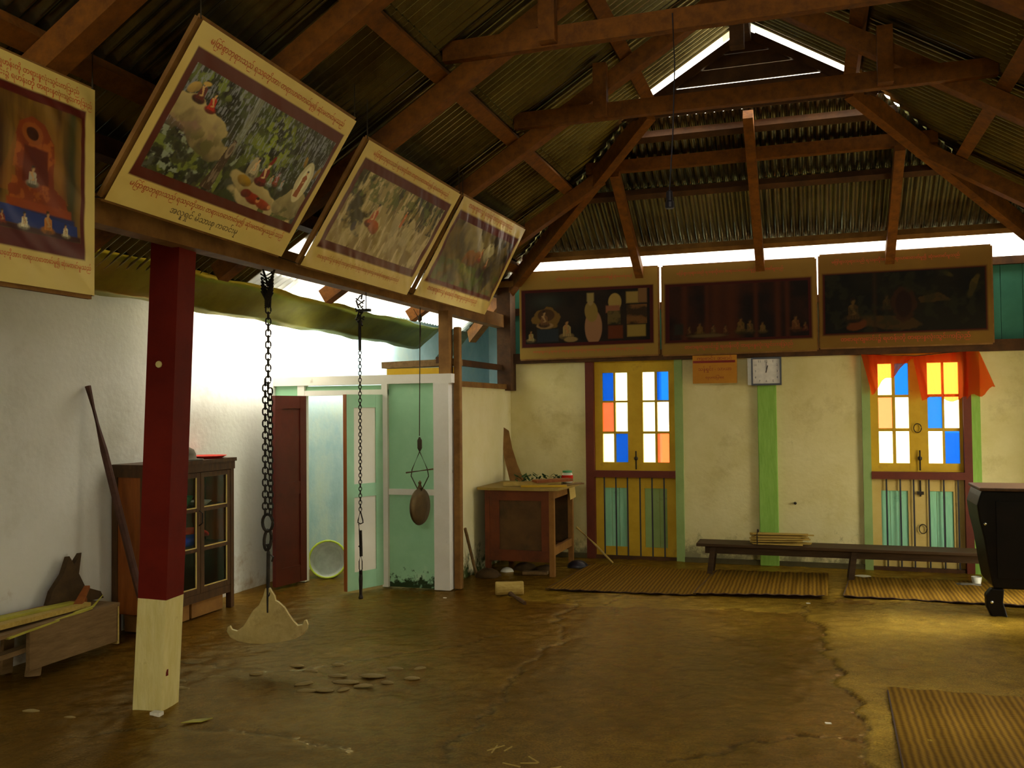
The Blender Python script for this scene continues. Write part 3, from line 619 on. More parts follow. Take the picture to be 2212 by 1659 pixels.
# the red post of the nave
rp = thing('nave_post', (-3.42, 4.25, 0), 'square maroon timber post with cream painted foot', 'post')
MB().beam((-3.52, 4.235, 0), (-3.485, 4.235, .62), .174, .174, (-.12, .993, 0)).build('painted_foot', M['post_cream'], rp)
MB().beam((-3.485, 4.235, .62), (-3.40, 4.245, 2.72), .174, .174, (-.12, .993, 0)).build('shaft', M['maroon'], rp)
MB().lathe([(.02, 0), (.018, .006), (0, .008)], n=10, axis=(.12, -.993, 0), c=(-3.43, 4.15, 1.92)).build('knot_patch', M['post_cream'], rp)
MB().box(-3.425, -3.415, 4.19, 4.21, .19, .225).build('notch', M['maroon'], rp)
pw = MB().box(-3.44, -3.38, 4.09, 4.13, 0, .022).build('paper_packet', M['paper']); tag(pw, 'small white packet on the floor at the red post foot', 'packet')

# ------------------------------------------------------------------ banners (printed vinyl on wooden laths)
class Canvas:
    def __init__(s, w, h, W, H):
        s.W, s.H = W, H; s.u, s.v = np.meshgrid(np.linspace(0, 1, W), np.linspace(0, 1, H)); s.asp = w/h; s.px = 1.2/H
        s.c = np.zeros((H, W, 3)); s.x = s.u*s.asp
    def fill(s, col, mask): m = np.clip(mask, 0, 1)[..., None]; s.c = s.c*(1-m) + lin(col)*m
    def all(s, col): s.c[:] = lin(col)
    def soft(s, d): return np.clip(.5-d/s.px/2, 0, 1)
    def rect(s, col, u0, v0, u1, v1):
        d = np.maximum(np.maximum((u0-s.u), (s.u-u1))*s.asp, np.maximum(v0-s.v, s.v-v1)); s.fill(col, s.soft(d))
    def ell(s, col, u, v, ru, rv, ang=0, wob=.0, seed=1, alpha=1):
        dx, dy = (s.u-u)*s.asp, s.v-v; ca, sa = math.cos(ang), math.sin(ang); X = dx*ca+dy*sa; Y = -dx*sa+dy*ca
        r = np.sqrt((X/ru)**2+(Y/rv)**2)
        if wob: r = r+wob*(fbm(s.x, s.v, seed, 14, 3)-.5)
        s.fill(col, alpha*np.clip((1-r)*min(ru, rv)/s.px+.5, 0, 1))
    def poly(s, col, pts): s.fill(col, inside(s.u, s.v, pts)*1.0)
    def noise(s, a, b, seed, f, lo=.4, hi=.6, mask=None, st=(1, 1), alpha=1):
        n = fbm(s.x*st[0], s.v*st[1], seed, f, 5); k = np.clip((n-lo)/(hi-lo), 0, 1)
        if a is not None:
            col = lin(a)*(1-k[..., None])+lin(b)*k[..., None]
            m = (np.ones(k.shape) if mask is None else mask)[..., None]*alpha; s.c = s.c*(1-m)+col*m
        else: s.fill(b, k*(1 if mask is None else mask)*alpha)
    def blob(s, col, u, v, ru, rv, ang=0, wob=.8, f=9, seed=1, alpha=1, dark=.35):
        """ragged, mottled patch lit from the upper left"""
        dx, dy = (s.u-u)*s.asp, s.v-v; ca, sa = math.cos(ang), math.sin(ang); X = dx*ca+dy*sa; Y = -dx*sa+dy*ca
        r = np.sqrt((X/ru)**2+(Y/rv)**2)+wob*(fbm(s.x, s.v, seed, f, 5)-.5)
        m = np.clip((1-r)*min(ru, rv)/s.px*.7+.5, 0, 1)*alpha
        n = fbm(s.x*1.3, s.v, seed+3, f*1.7, 4)
        sh = np.clip(1-dark*(1.2-(Y/rv)*.8)*(.4+n), .2, 1.2)
        s.c = s.c*(1-m[..., None])+(lin(col)*np.stack([sh, sh*.98, sh*.9], -1))*m[..., None]
    def figure(s, u, v, h, robe, skin='b08a5c', hair='2a1c14', lean=0):
        x = lambda q: u+q*h/s.asp
        sd = int(u*9973) % 97
        s.blob(robe, u, v+h*.15, h*.36, h*.17, 0, .25, 30/h*.1, sd, 1, .5)
        s.poly(robe, [(x(-.20), v+.15*h), (x(.22), v+.15*h), (x(.19+lean), v+.62*h), (x(.10+lean), v+.70*h), (x(-.10+lean), v+.70*h), (x(-.18+lean), v+.60*h)])
        s.ell(robe, x(lean), v+.58*h, h*.17, h*.11)
        dk = tuple(max(0, int(robe[i:i+2], 16)*.55/255) for i in (0, 2, 4)); dk = ''.join('%02x' % int(q*255) for q in dk)
        for k in (-.1, .02, .13): s.fill(dk, .55*inside(s.u, s.v, [(x(k), v+.08*h), (x(k+.035), v+.08*h), (x(k*.6+.02+lean), v+.6*h), (x(k*.6+lean), v+.6*h)]))
        s.poly(skin, [(x(-.17+lean), v+.66*h), (x(-.03+lean), v+.70*h), (x(.12), v+.36*h), (x(.06), v+.34*h)])
        s.ell(skin, x(.03), v+.33*h, h*.10, h*.035, .2); s.ell(skin, x(lean), v+.72*h, h*.045, h*.06)
        s.ell(skin, x(lean*1.2), v+.83*h, h*.082, h*.105); s.ell(hair, x(lean*1.2), v+.91*h, h*.08, h*.055); s.ell(hair, x(lean*1.2-.06), v+.86*h, h*.03, h*.07)
    def stand(s, u, v, h, robe, skin='b08a5c', hair='2a1c14'):
        x = lambda q: u+q*h/s.asp
        s.poly(robe, [(x(-.13), v), (x(.13), v), (x(.11), v+.5*h), (x(.12), v+.72*h), (x(.04), v+.8*h), (x(-.05), v+.8*h), (x(-.12), v+.7*h), (x(-.09), v+.5*h)])
        dk = ''.join('%02x' % int(int(robe[i:i+2], 16)*.6) for i in (0, 2, 4))
        for k in (-.07, .0, .07): s.fill(dk, .5*inside(s.u, s.v, [(x(k), v+.02*h), (x(k+.02), v+.02*h), (x(k*.7+.02), v+.6*h), (x(k*.7), v+.6*h)]))
        s.ell(skin, x(0), v+.88*h, h*.055, h*.075); s.ell(hair, x(0), v+.94*h, h*.055, h*.04); s.ell(skin, x(.03), v+.55*h, h*.06, h*.02, .4)
def frame_poster(c, fr=(.035, .17, .965, .87), inner=(.065, .225, .935, .80), border='c9b468'):
    c.all(border); c.noise(None, 'b39a48', 77, 3, .5, .8, alpha=.5)
    c.rect('4e120c', *fr); c.back = c.c.copy(); c.inner = inner; return inner
def box_mask(c, b): return ((c.u > b[0]) & (c.u < b[2]) & (c.v > b[1]) & (c.v < b[3]))*1.0
def paint_throne(c):
    b = frame_poster(c, (.0, .16, .93, .875), (.0, .235, .90, .835)); m = box_mask(c, b)
    c.noise('3c2208', '7a5a20', 5, 3, .3, .7, m, (6, .6))
    for u, a in ((.16, '8a6a22'), (.05, '5c4616'), (.28, '6e4a18'), (.84, '2c3414')): c.fill(a, m*np.exp(-((c.u-u)/.035)**2)*.8)
    for k in range(9): c.fill('9a5a1c', m*inside(c.u, c.v, [(.42-.03*k*.4, .40), (.82, .40), (.76-.01*k, .78-.02*k), (.48, .78-.02*k)])*.05)
    c.poly('7a3210', [(.44, .36), (.82, .36), (.80, .42), (.72, .46), (.72, .66), (.66, .74), (.58, .76), (.50, .72), (.47, .66), (.48, .46), (.43, .42)]); c.noise(None, 'a0561a', 9, 22, .5, .6, inside(c.u, c.v, [(.44, .36), (.82, .36), (.74, .46), (.72, .66), (.58, .76), (.48, .66)])*.8)
    c.ell('8c4a18', .58, .68, .06, .05); c.ell('3c1608', .58, .68, .035, .03); c.rect('5a1c08', .52, .46, .68, .62)
    c.figure(.58, .44, .10, '9c9480', 'b08a5c'); c.rect('8a3c12', .42, .33, .84, .375); c.rect('6a2a0c', .40, .30, .86, .335)
    c.rect('1e2a58', .24, .285, .86, .335); c.poly('24346e', [(.22, .27), (.88, .25), (.88, .31), (.24, .35)]); c.rect('33100a', .0, .235, .9, .262)
    for u, col, hh in ((.08, 'c2b890', .11), (.27, 'c4ba92', .085), (.40, '7a2a14', .07), (.53, 'ccc3a0', .08), (.68, 'b0702a', .11), (.80, 'c8bf98', .07), (.18, '6e1c14', .06)): c.figure(u, .245, hh, col)
def paint_forest(c):
    b = frame_poster(c, (.035, .165, .97, .885), (.065, .225, .945, .815)); m = box_mask(c, b)
    g = lambda u, v, a, d: np.exp(-((c.u-u)**2/a+(c.v-v)**2/d))
    c.noise('0e100c', '23281a', 15, 5, .35, .65, m); c.noise(None, '4a5048', 16, 16, .52, .64, m, (2.4, .8), .55); c.noise(None, '2e3d16', 14, 20, .48, .6, m, (1, 1), .7)
    c.noise(None, '86962a', 17, 24, .5, .6, m*np.clip(g(.60, .62, .016, .03)*1.4, 0, 1)); c.noise(None, '5c6e1e', 117, 14, .45, .6, m*g(.62, .60, .02, .035)*.8)
    c.noise(None, '6e8030', 18, 26, .5, .6, m*np.clip(g(.20, .775, .02, .003)*1.3, 0, 1))
    c.noise(None, '8890a0', 118, 34, .56, .63, m*(c.v > .45), (3, .8), .7)
    for q in range(3): c.fill('9aa090', m*np.exp(-((c.u-.40-.012*q-.05*(c.v-.6))/.006)**2)*(c.v > .46)*(.35+.4*fbm(c.x*3, c.v, 90+q, 20, 3)))
    c.noise(None, '8c9a86', 19, 30, .54, .62, m*(c.u < .46)*(c.v < .47)*.9); c.noise(None, '6c7a2c', 23, 22, .52, .62, m*(c.v < .42)*(c.u < .43)*.9); c.noise(None, '1c1c14', 123, 18, .52, .6, m*(c.v < .42)*(c.u < .43)*.8)
    c.blob('c4b47e', .175, .575, .27, .085, -.12, .7, 9, 3, 1, .3); c.blob('b8a674', .24, .50, .24, .085, -.35, .9, 8, 4, 1, .45); c.noise(None, '8a6c5c', 20, 16, .5, .62, m*g(.18, .535, .016, .004)*.9); c.noise(None, '5e5a2c', 120, 20, .52, .62, m*g(.26, .46, .012, .004))
    c.blob('cabb8a', .72, .265, .36, .075, -.1, .5, 7, 5, 1, .25); c.blob('c0b07c', .62, .33, .22, .06, -.2, .6, 8, 6, 1, .3); c.blob('b4a878', .87, .33, .16, .10, .2, .8, 8, 8, .9, .4); c.noise(None, '4c5626', 124, 22, .5, .6, m*(c.v < .25)*(c.u > .7))
    c.poly('3c2a1c', [(.345, .235), (.405, .235), (.408, .36), (.418, .46), (.412, .545), (.392, .555), (.378, .46), (.366, .36)]); c.noise(None, '857462', 130, 26, .48, .58, inside(c.u, c.v, [(.36, .24), (.40, .24), (.415, .46), (.41, .54), (.392, .55), (.38, .46)])*.8, (3, .6))
    c.ell('8a7a66', .400, .49, .022, .05, -.1, .3, 9); c.ell('5a4a3c', .402, .49, .012, .03, -.1)
    c.figure(.145, .635, .135, '5e1410', 'c8a468', '1c1410', .03); c.figure(.215, .615, .12, 'b81e0c', 'c8a468', '1c1410', -.05); c.blob('c8a85c', .105, .70, .05, .03, .6, .5, 14, 13); c.ell('c0a050', .150, .745, .03, .012, .2)
    c.blob('b8ae90', .565, .42, .05, .10, .2, .4, 16, 31); c.figure(.565, .40, .13, 'bdb394', 'd0b080', '3a2a1c', .05); c.blob('b08c1e', .55, .365, .07, .03, -.15, .6, 14, 32); c.figure(.632, .37, .165, '74181a', 'd0b080', '7a1408', .06); c.ell('7a1408', .645, .54, .014, .03, -.2)
    c.figure(.715, .40, .10, '8c4430', 'b090a0', '5a3040'); c.figure(.760, .39, .085, '8fa0a8', 'b09080', '405060'); c.figure(.685, .385, .09, '9aa8a0')
    c.blob('9c2e14', .640, .285, .075, .035, -.12, .5, 14, 41); c.blob('a83c1a', .715, .272, .075, .030, -.08, .5, 14, 42); c.blob('7c2010', .595, .30, .045, .026, .1, .4, 14, 43); c.ell('c08050', .675, .285, .018, .014); c.ell('2a1a12', .672, .297, .016, .009); c.ell('c08050', .755, .272, .016, .013)
    c.ell('d8d2a8', .875, .50, .07, .14, .06, .2, 7, .75); c.ell('ece6c0', .875, .51, .04, .10, .04, .2, 8, .7); c.stand(.873, .395, .19, '96522a', 'd0b080', '3c2a18'); c.blob('a8842c', .825, .62, .016, .035, .3, .4, 20, 51); c.blob('a8842c', .93, .585, .016, .045, -.3, .4, 20, 52)
    c.noise(None, '3a4418', 125, 20, .5, .6, m*g(.9, .27, .006, .003))
def paint_grove(c):
    b = frame_poster(c, (.04, .165, .965, .885), (.075, .23, .935, .81)); m = box_mask(c, b)
    c.noise('7c6a3c', '9a8a58', 25, 4, .35, .65, m); c.noise(None, '2c2c18', 26, 9, .5, .6, m*np.clip((c.v-.5)*4, 0, 1), (1.6, .7)); c.noise(None, 'c2b488', 27, 11, .52, .62, m, (2.4, .6), .8)
    c.noise(None, '34301c', 28, 7, .52, .62, m*(c.u < .3)); c.noise(None, 'a89a6c', 29, 13, .5, .65, m*(c.v < .45)*.7)
    for u in (.42, .55, .66, .78, .88): c.fill('3c3420', m*np.exp(-((c.u-u-.06*(c.v-.5))/.008)**2)*(c.v > .58)*.8)
    c.blob('cdbf92', .55, .56, .06, .15, .1, .8, 12, 4, .8, .3); c.blob('cfc49a', .70, .5, .08, .13, .2, .9, 11, 5, .7, .3); c.noise(None, '55602a', 127, 22, .52, .62, m*(c.v > .62), (1, 1), .8); c.noise(None, '23200f', 128, 24, .54, .62, m*(c.u > .6)*(c.v > .55)*.9, (2, .7)); c.figure(.33, .43, .21, 'a8481c', 'c8a070', '2a2418', .04); c.blob('b85a24', .38, .44, .08, .05, -.3, .5, 12, 3, 1, .4); c.stand(.60, .52, .16, 'b8642c', 'd0a878')
    c.ell('34303c', .22, .40, .03, .04)
def paint_valley(c):
    b = frame_poster(c, (.04, .15, .965, .88), (.07, .20, .94, .80)); m = box_mask(c, b)
    c.noise('3c3418', '6a5a2c', 35, 5, .35, .65, m); c.blob('b0a274', .35, .66, .4, .16, -.3, .9, 6, 3, .9, .5); c.blob('c2b684', .64, .62, .12, .12, .2, .9, 8, 5, .9, .4); c.noise(None, '241c10', 36, 8, .5, .6, m*(c.u > .6))
    c.blob('8a5a20', .45, .48, .22, .1, .2, .9, 9, 6, 1, .5); c.figure(.56, .48, .18, '7c3414', 'b08a50'); c.figure(.68, .44, .14, '6a3818'); c.blob('8c8c3c', .42, .36, .3, .06, -.2, .9, 9, 8, .8, .5); c.noise(None, '46521e', 37, 10, .5, .64, m*(c.v < .42)*.8)
def paint_audience(c):
    b = frame_poster(c, (.015, .13, .97, .80), (.045, .175, .945, .765), 'b09a52'); m = box_mask(c, b)
    c.noise('15120e', '2a2016', 45, 4, .35, .65, m); c.fill('3a4444', m*np.exp(-((c.u-.2)**2/.01+(c.v-.66)**2/.006))*.9)
    c.ell('7a6228', .2, .46, .16, .13, 0, .5, 3); c.ell('4e3616', .2, .50, .10, .07); c.ell('a88f68', .19, .38, .10, .035); c.figure(.185, .36, .2, '7a5a38', 'b09870'); c.rect('2c3646', .13, .19, .29, .34)
    c.figure(.085, .19, .15, 'b0a87c'); c.figure(.35, .21, .24, 'a8986a'); c.ell('9a8a60', .38, .21, .08, .03)
    c.ell('a8846a', .545, .34, .10, .20); c.ell('9a8a4a', .53, .52, .075, .12, .1); c.ell('a89a78', .525, .65, .035, .06); c.rect('a8a06c', .50, .64, .55, .735)
    c.ell('b0a060', .70, .62, .075, .10); c.rect('9a6a50', .635, .50, .735, .58); c.noise('2c2c18', '6a6038', 46, 14, .4, .6, ((c.u > .645) & (c.u < .74) & (c.v > .36) & (c.v < .52))*1.0); c.rect('6a3410', .65, .20, .755, .35)
    c.rect('a8985a', .78, .60, .865, .73); c.rect('8c6e4c', .865, .60, .925, .77); c.noise('3c2c18', '7a5a30', 47, 12, .4, .6, ((c.u > .78) & (c.u < .925) & (c.v > .36) & (c.v < .58))*1.0); c.rect('a4964e', .785, .215, .915, .35)
def paint_court(c):
    b = frame_poster(c, (.015, .125, .975, .80), (.045, .165, .95, .765), 'a8904a'); m = box_mask(c, b)
    c.noise('1a0c06', '3a1c0c', 55, 4, .35, .65, m)
    for u, w in ((.15, .02), (.30, .015), (.36, .05), (.46, .05), (.62, .015), (.76, .02), (.82, .015)): c.fill('5a2c10', m*np.exp(-((c.u-u)/w)**2)*.8)
    for u, h, col in ((.25, .16, '6e5a24'), (.34, .13, '5c4a2a'), (.42, .12, '5a3820'), (.52, .20, '6a5a2c'), (.58, .17, '5c5030'), (.66, .14, '6e6034'), (.87, .2, '6a4428'), (.93, .12, '5a2a1c'), (.18, .12, '4a3018')): c.figure(u, .20, h, col, '7a6038')
    c.rect('2a2c2a', .08, .22, .14, .34); c.ell('6a6040', .3, .20, .2, .02)
def paint_night(c):
    b = frame_poster(c, (.015, .13, .975, .80), (.03, .15, .965, .78), '9a7f3c'); m = box_mask(c, b)
    c.noise('0c0c0a', '1c1a12', 65, 4, .35, .65, m); c.ell('4a3a18', .40, .25, .35, .07, -.1, .5, 3); c.ell('6a3c12', .22, .24, .10, .06, .3, .5, 4); c.figure(.2, .26, .28, '4a3a1c', '6a5a30')
    c.ell('3a2210', .50, .44, .12, .18, 0, .4, 6); c.ell('281008', .50, .44, .08, .14); c.fill('3a2814', m*np.exp(-((c.u-.33)/.012)**2)*.8); c.figure(.40, .36, .2, '3c3020', '4a4024')
    c.poly('4a3c1c', [(.58, .50), (.70, .55), (.78, .46), (.60, .44)]); c.ell('5c5424', .90, .60, .035, .12, -.4, .8, 8); c.ell('4a481e', .76, .73, .05, .02, -.5, .6, 9); c.noise(None, '2c3020', 66, 12, .55, .65, m*.6)
M['vinyl'] = attr_material('printed_vinyl', rough=.38, bump=0, spec=.5)
M['vinyl_dull'] = attr_material('printed_vinyl_dull', rough=.6, bump=0, spec=.15)
def text_mesh(name, body, size, mat):
    cu = bpy.data.curves.new(name, 'FONT'); cu.body = body; cu.size = size; cu.align_x = 'CENTER'; cu.resolution_u = 1; cu.extrude = 0.0
    o = bpy.data.objects.new(name, cu); COL.objects.link(o); bpy.context.view_layer.update()
    me = bpy.data.meshes.new_from_object(o.evaluated_get(bpy.context.evaluated_depsgraph_get())); bpy.data.objects.remove(o); bpy.data.curves.remove(cu)
    me.materials.clear(); me.materials.append(mat); return me
def put_text(body, size, mat, parent, origin, ax, ay, n, width=None):
    me = text_mesh('lettering', body, size, mat); o = link('lettering', me, parent)
    xs = [v.co.x for v in me.vertices] or [0, 1]; mid_ = (max(xs)+min(xs))/2
    for v in me.vertices: v.co.x -= mid_
    xs = [q-mid_ for q in xs]; k = 1.0 if width is None else width/max(.001, max(xs)-min(xs))
    R = Matrix((ax, ay, n)).transposed().to_4x4(); R.translation = Vector(origin) - wpos(parent)
    o.matrix_local = R @ Matrix.Diagonal((k, 1 if width is None else min(1.25, max(.8, k)), 1, 1)); return o
T1 = 'မြတ်စွာဘုရားသည် ရသေ့တို့အား တရားဟောတော်မူ၍ ဆုံးမတော်မူသည်'; T2 = 'တောရကျောင်း၌ ရဟန်းတို့ တရားနှလုံးသွင်းကြသည်'; T3 = 'အလှူရှင် မိသားစု ကောင်းမှု'
def banner(label, BL, BR, TR, TL, painter, res, texts, sag, sides=(1, 1, 1, 1), seed=1, gain=1.0, vin='vinyl', group='printed banners', wr=.012):
    BL, BR, TR, TL = map(Vector, (BL, BR, TR, TL))
    w = (BR-BL).length; h = (TL-BL).length
    base = (BL+BR)/2; t = thing('banner', base, label, 'banner', group)
    ax = (BR-BL).normalized(); ay = ((TL-BL)-(TL-BL).dot(ax)*ax).normalized(); n = ax.cross(ay)       # n faces the room
    c = Canvas(w, h, *res); painter(c); mk = box_mask(c, c.inner)[..., None]; c.c = np.clip((c.c*mk+c.back*(1-mk))*np.array(gain), 0, .9)
    U, V = c.u[..., None], c.v[..., None]
    P = (np.array(BL)*(1-U)+np.array(BR)*U)*(1-V) + (np.array(TL)*(1-U)+np.array(TR)*U)*V
    edge = np.clip(np.minimum(np.minimum(c.u, 1-c.u)*c.asp, np.minimum(c.v, 1-c.v))*9, 0, 1)
    dz = sag*16*c.u*(1-c.u)*c.v*(1-c.v)*.25 + wr*(fbm(c.x*1.0+c.v*.9, c.v*.6, seed, 5, 3)-.5)*edge
    corner = np.exp(-((c.u-1)**2*c.asp**2+(c.v)**2)/.05)+np.exp(-((c.u)**2*c.asp**2+(c.v)**2)/.05)+np.exp(-((c.u-1)**2*c.asp**2+(c.v-1)**2)/.03)
    dz = dz + wr*.35*corner*np.sin((c.u*c.asp+c.v)*26)*edge
    P = P + np.array(n)*(dz[..., None]+.014)
    pr = grid_object('print', P, c.c, M[vin], t)
    d = -.012
    if sides[0]: MB().beam(BL+n*d, BR+n*d, .03, .022, n).build('lath', M['timber_tan'], t)
    if sides[1]: MB().beam(TL+n*d, TR+n*d, .03, .022, n).build('lath', M['timber_tan'], t)
    if sides[2]: MB().beam(BL+n*d, TL+n*d, .03, .022, n).build('lath', M['timber_tan'], t)
    if sides[3]: MB().beam(BR+n*d, TR+n*d, .03, .022, n).build('lath', M['timber_tan'], t)
    if BL.y < 9:                                                    # cords to the rafters above and the beam behind
        for p in (TL, TR): MB().tube([p, (p.x, p.y, zl(p.x)-.09)], .004, 5).build('tie_cord', M['rope'], t)
        for p in (BL, BR): MB().tube([p, (-3.25, p.y, 2.66)], .004, 5).build('tie_cord', M['rope'], t)
    for (body, u, v, size, mat, width) in texts:
        me = text_mesh('lettering', body, size, mat)
        co = np.empty(len(me.vertices)*3, np.float32); me.vertices.foreach_get('co', co); co = co.reshape(-1, 3)
        x = co[:, 0]-(co[:, 0].max()+co[:, 0].min())/2; kk = width*w/(x.max()-x.min()); uu = np.clip(u+x*kk/w, 0, 1); vv = np.clip(v+co[:, 1]*min(1.25, max(.8, kk))/h, 0, 1)
        fi = uu*(res[0]-1); fj = vv*(res[1]-1); i0 = np.minimum(fi.astype(int), res[0]-2); j0 = np.minimum(fj.astype(int), res[1]-2); a_ = (fi-i0)[:, None]; b_ = (fj-j0)[:, None]
        Q = (P[j0, i0]*(1-a_)+P[j0, i0+1]*a_)*(1-b_)+(P[j0+1, i0]*(1-a_)+P[j0+1, i0+1]*a_)*b_ + np.array(n)*.0025 - np.array(wpos(t))
        me.vertices.foreach_set('co', Q.astype(np.float32).ravel()); me.update(); link('lettering', me, t)
    return t
lr, lg = M['letter_red'], M['letter_grey']
banner('upright banner with a throne and kneeling figures, leftmost', (-2.928, 2.333, 2.158), (-2.928, 3.120, 2.158), (-2.928, 3.120, 3.050), (-2.928, 2.333, 3.050), paint_throne, (220, 250),
       [(T2, .5, .94, .04, lr, .75), (T2, .58, .895, .04, lr, .78), (T1, .55, .115, .036, lr, .84)], .0, seed=3, gain=1.15, wr=.03)
banner('largest tilted banner of monks in a forest, above maroon post', (-2.974, 3.230, 2.611), (-2.974, 4.648, 2.579), (-2.471, 4.648, 3.334), (-2.452, 3.230, 3.343), paint_forest, (400, 270),
       [(T1, .5, .925, .045, lr, .86), (T1+' သည်', .5, .115, .045, lr, .88), (T3, .47, .045, .036, lg, .38)], .01, seed=5, gain=1.35, wr=.012)
banner('tilted banner with orange-robed figure in a pale grove, middle of the tilted three', (-2.974, 4.859, 2.560), (-2.974, 6.405, 2.556), (-2.516, 6.405, 3.306), (-2.498, 4.859, 3.288), paint_grove, (280, 190),
       [(T1, .48, .925, .05, lr, .8), (T2+' '+T2, .46, .09, .045, lr, .76)], -.02, seed=8, gain=1.3, wr=.022)
banner('tilted banner with golden figures in a valley, farthest of the tilted three', (-2.974, 6.533, 2.574), (-2.974, 8.189, 2.574), (-2.553, 8.189, 3.370), (-2.535, 6.533, 3.324), paint_valley, (180, 130),
       [(T2, .45, .93, .05, lr, .7), (T2, .45, .085, .045, lr, .7)], -.03, seed=9, gain=1.25, wr=.03)
yb = YB-.2  # back banners: gain and darker borders put their shade into the print
banner('dark banner with a standing crowned figure, leftmost over the back wall', (-3.06, yb+.02, 2.205), (-1.515, yb+.02, 2.22), (-1.505, yb-.02, 3.15), (-3.05, yb-.02, 3.165), paint_audience, (260, 160),
       [(T1, .55, .90, .05, lr, .55), (T2+' '+T2, .5, .07, .045, lr, .8)], -.01, (1, 1, 0, 1), seed=12, gain=(.62, .5, .34), vin='vinyl_dull', wr=.008)
banner('dark brown banner of a seated court, middle over the back wall', (-1.468, yb+.02, 2.21), (.088, yb+.02, 2.22), (.082, yb-.02, 3.14), (-1.454, yb-.02, 3.145), paint_court, (180, 110),
       [(T1, .45, .90, .05, lr, .7), (T2, .5, .06, .045, lr, .7)], -.01, (1, 1, 1, 1), seed=14, gain=(.56, .44, .28), vin='vinyl_dull', wr=.008)
banner('near-black night scene banner, rightmost over the back wall', (.119, yb+.02, 2.235), (1.68, yb+.02, 2.238), (1.673, yb-.02, 3.165), (.126, yb-.02, 3.16), paint_night, (180, 110),
       [(T1, .45, .91, .05, lr, .75), (T2, .5, .065, .045, lr, .75)], -.01, (1, 1, 1, 1), seed=16, gain=(.54, .42, .26), vin='vinyl_dull', wr=.008)

# ------------------------------------------------------------------ clock, sign, curtain
ck = thing('wall_clock', (-.41, YB-.05, 1.87), 'square wall clock with black frame over the green post', 'clock')
for a in ((-.565, -.265, 1.87, 1.888), (-.565, -.265, 2.142, 2.16), (-.565, -.549, 1.888, 2.142), (-.281, -.265, 1.888, 2.142)): bx('frame', M['black_plastic'], ck, a[0], a[1], YB-.13, YB-.055, a[2], a[3])
bx('dial', M['clock_face'], ck, -.549, -.281, YB-.11, YB-.06, 1.888, 2.142)
bx('side_panel', M['white_ware'], ck, -.603, -.565, YB-.10, YB-.055, 1.875, 2.155)
for ang, ln, w in ((math.radians(2), .095, .006), (math.radians(14), .062, .010)):
    d = Vector((math.sin(ang), 0, math.cos(ang))); MB().beam(Vector((-.415, YB-.114, 2.015))-d*.015, Vector((-.415, YB-.114, 2.015))+d*ln, .003, w, (0, 0, 1)).build('hand', M['ink'], ck)
for k in range(1, 13):
    a = 2*math.pi*k/12; x = .108*max(-1, min(1, 1.25*math.sin(a))); z = .102*max(-1, min(1, 1.25*math.cos(a)))
    put_text(str(k), .034, M['ink'], ck, (-.415+x, YB-.1115, 2.005+z), Vector((1, 0, 0)), Vector((0, 0, 1)), Vector((0, -1, 0)))
sg = thing('sign_board', (-.94, YB-.1, 1.9), 'orange painted sign with dark red lettering left of the clock', 'sign')
bx('board', M['sign_orange'], sg, -1.164, -.709, YB-.135, YB-.115, 1.9, 2.195)
bx('top_stripe', M['sign_red'], sg, -1.158, -.725, YB-.137, YB-.134, 2.115, 2.14)
for body, z, s_, w in (('သန့်ရှင်း - သာယာ', 2.035, .05, .34), ('လှပကြပါစေ', 1.95, .045, .19), ('ကျောင်း ဆောင်', 2.148, .035, .36)):
    put_text(body, s_, M['sign_red'], sg, (-.935, YB-.1375, z), Vector((1, 0, 0)), Vector((0, 0, 1)), Vector((0, -1, 0)), w)
def cloth(name, parent, xz, depth, mat, n=34, mrows=10, amp=.025, freq=34, seed=0):
    """xz: top-left, top-right, bottom-right, bottom-left in (x, z)"""
    u, v = np.meshgrid(np.linspace(0, 1, n), np.linspace(0, 1, mrows)); (ax_, az), (bx_, bz), (cx_, cz), (dx_, dz) = xz
    sag = .05*np.sin(math.pi*u)
    X = (ax_*(1-u)+bx_*u)*(1-v)+(dx_*(1-u)+cx_*u)*v; Z = (az*(1-u)+bz*u)*(1-v)+(dz*(1-u)+cz*u)*v - sag*(1-v)*.35 - .03*np.sin(u*9+seed)*v
    Y = depth - amp*(.3+v)*np.sin(u*freq+np.sin(v*3+seed))-.02*v
    return grid_object(name, np.stack([X, Y, Z], -1), None, mat, parent)
cu = thing('curtain', (1.05, YB-.08, 1.7), 'sheer red cloth slung over the top of the right glazed door', 'curtain')
cloth('left_swag', cu, [(.50, 2.19), (1.02, 2.14), (.87, 2.02), (.60, 1.78)], YB-.07, M['curtain'], seed=1)
cloth('right_swag', cu, [(.98, 2.14), (1.50, 2.19), (1.46, 1.70), (1.06, 1.72)], YB-.07, M['curtain'], seed=2)
cloth('loose_end', cu, [(1.46, 2.19), (1.56, 2.2), (1.70, 1.80), (1.45, 1.70)], YB-.09, M['curtain'], n=12, amp=.01, seed=3)
MB().tube([(.48, YB-.085, 2.17), (1.0, YB-.085, 2.135), (1.56, YB-.085, 2.18)], .004, 5).build('cord', M['rope'], cu)

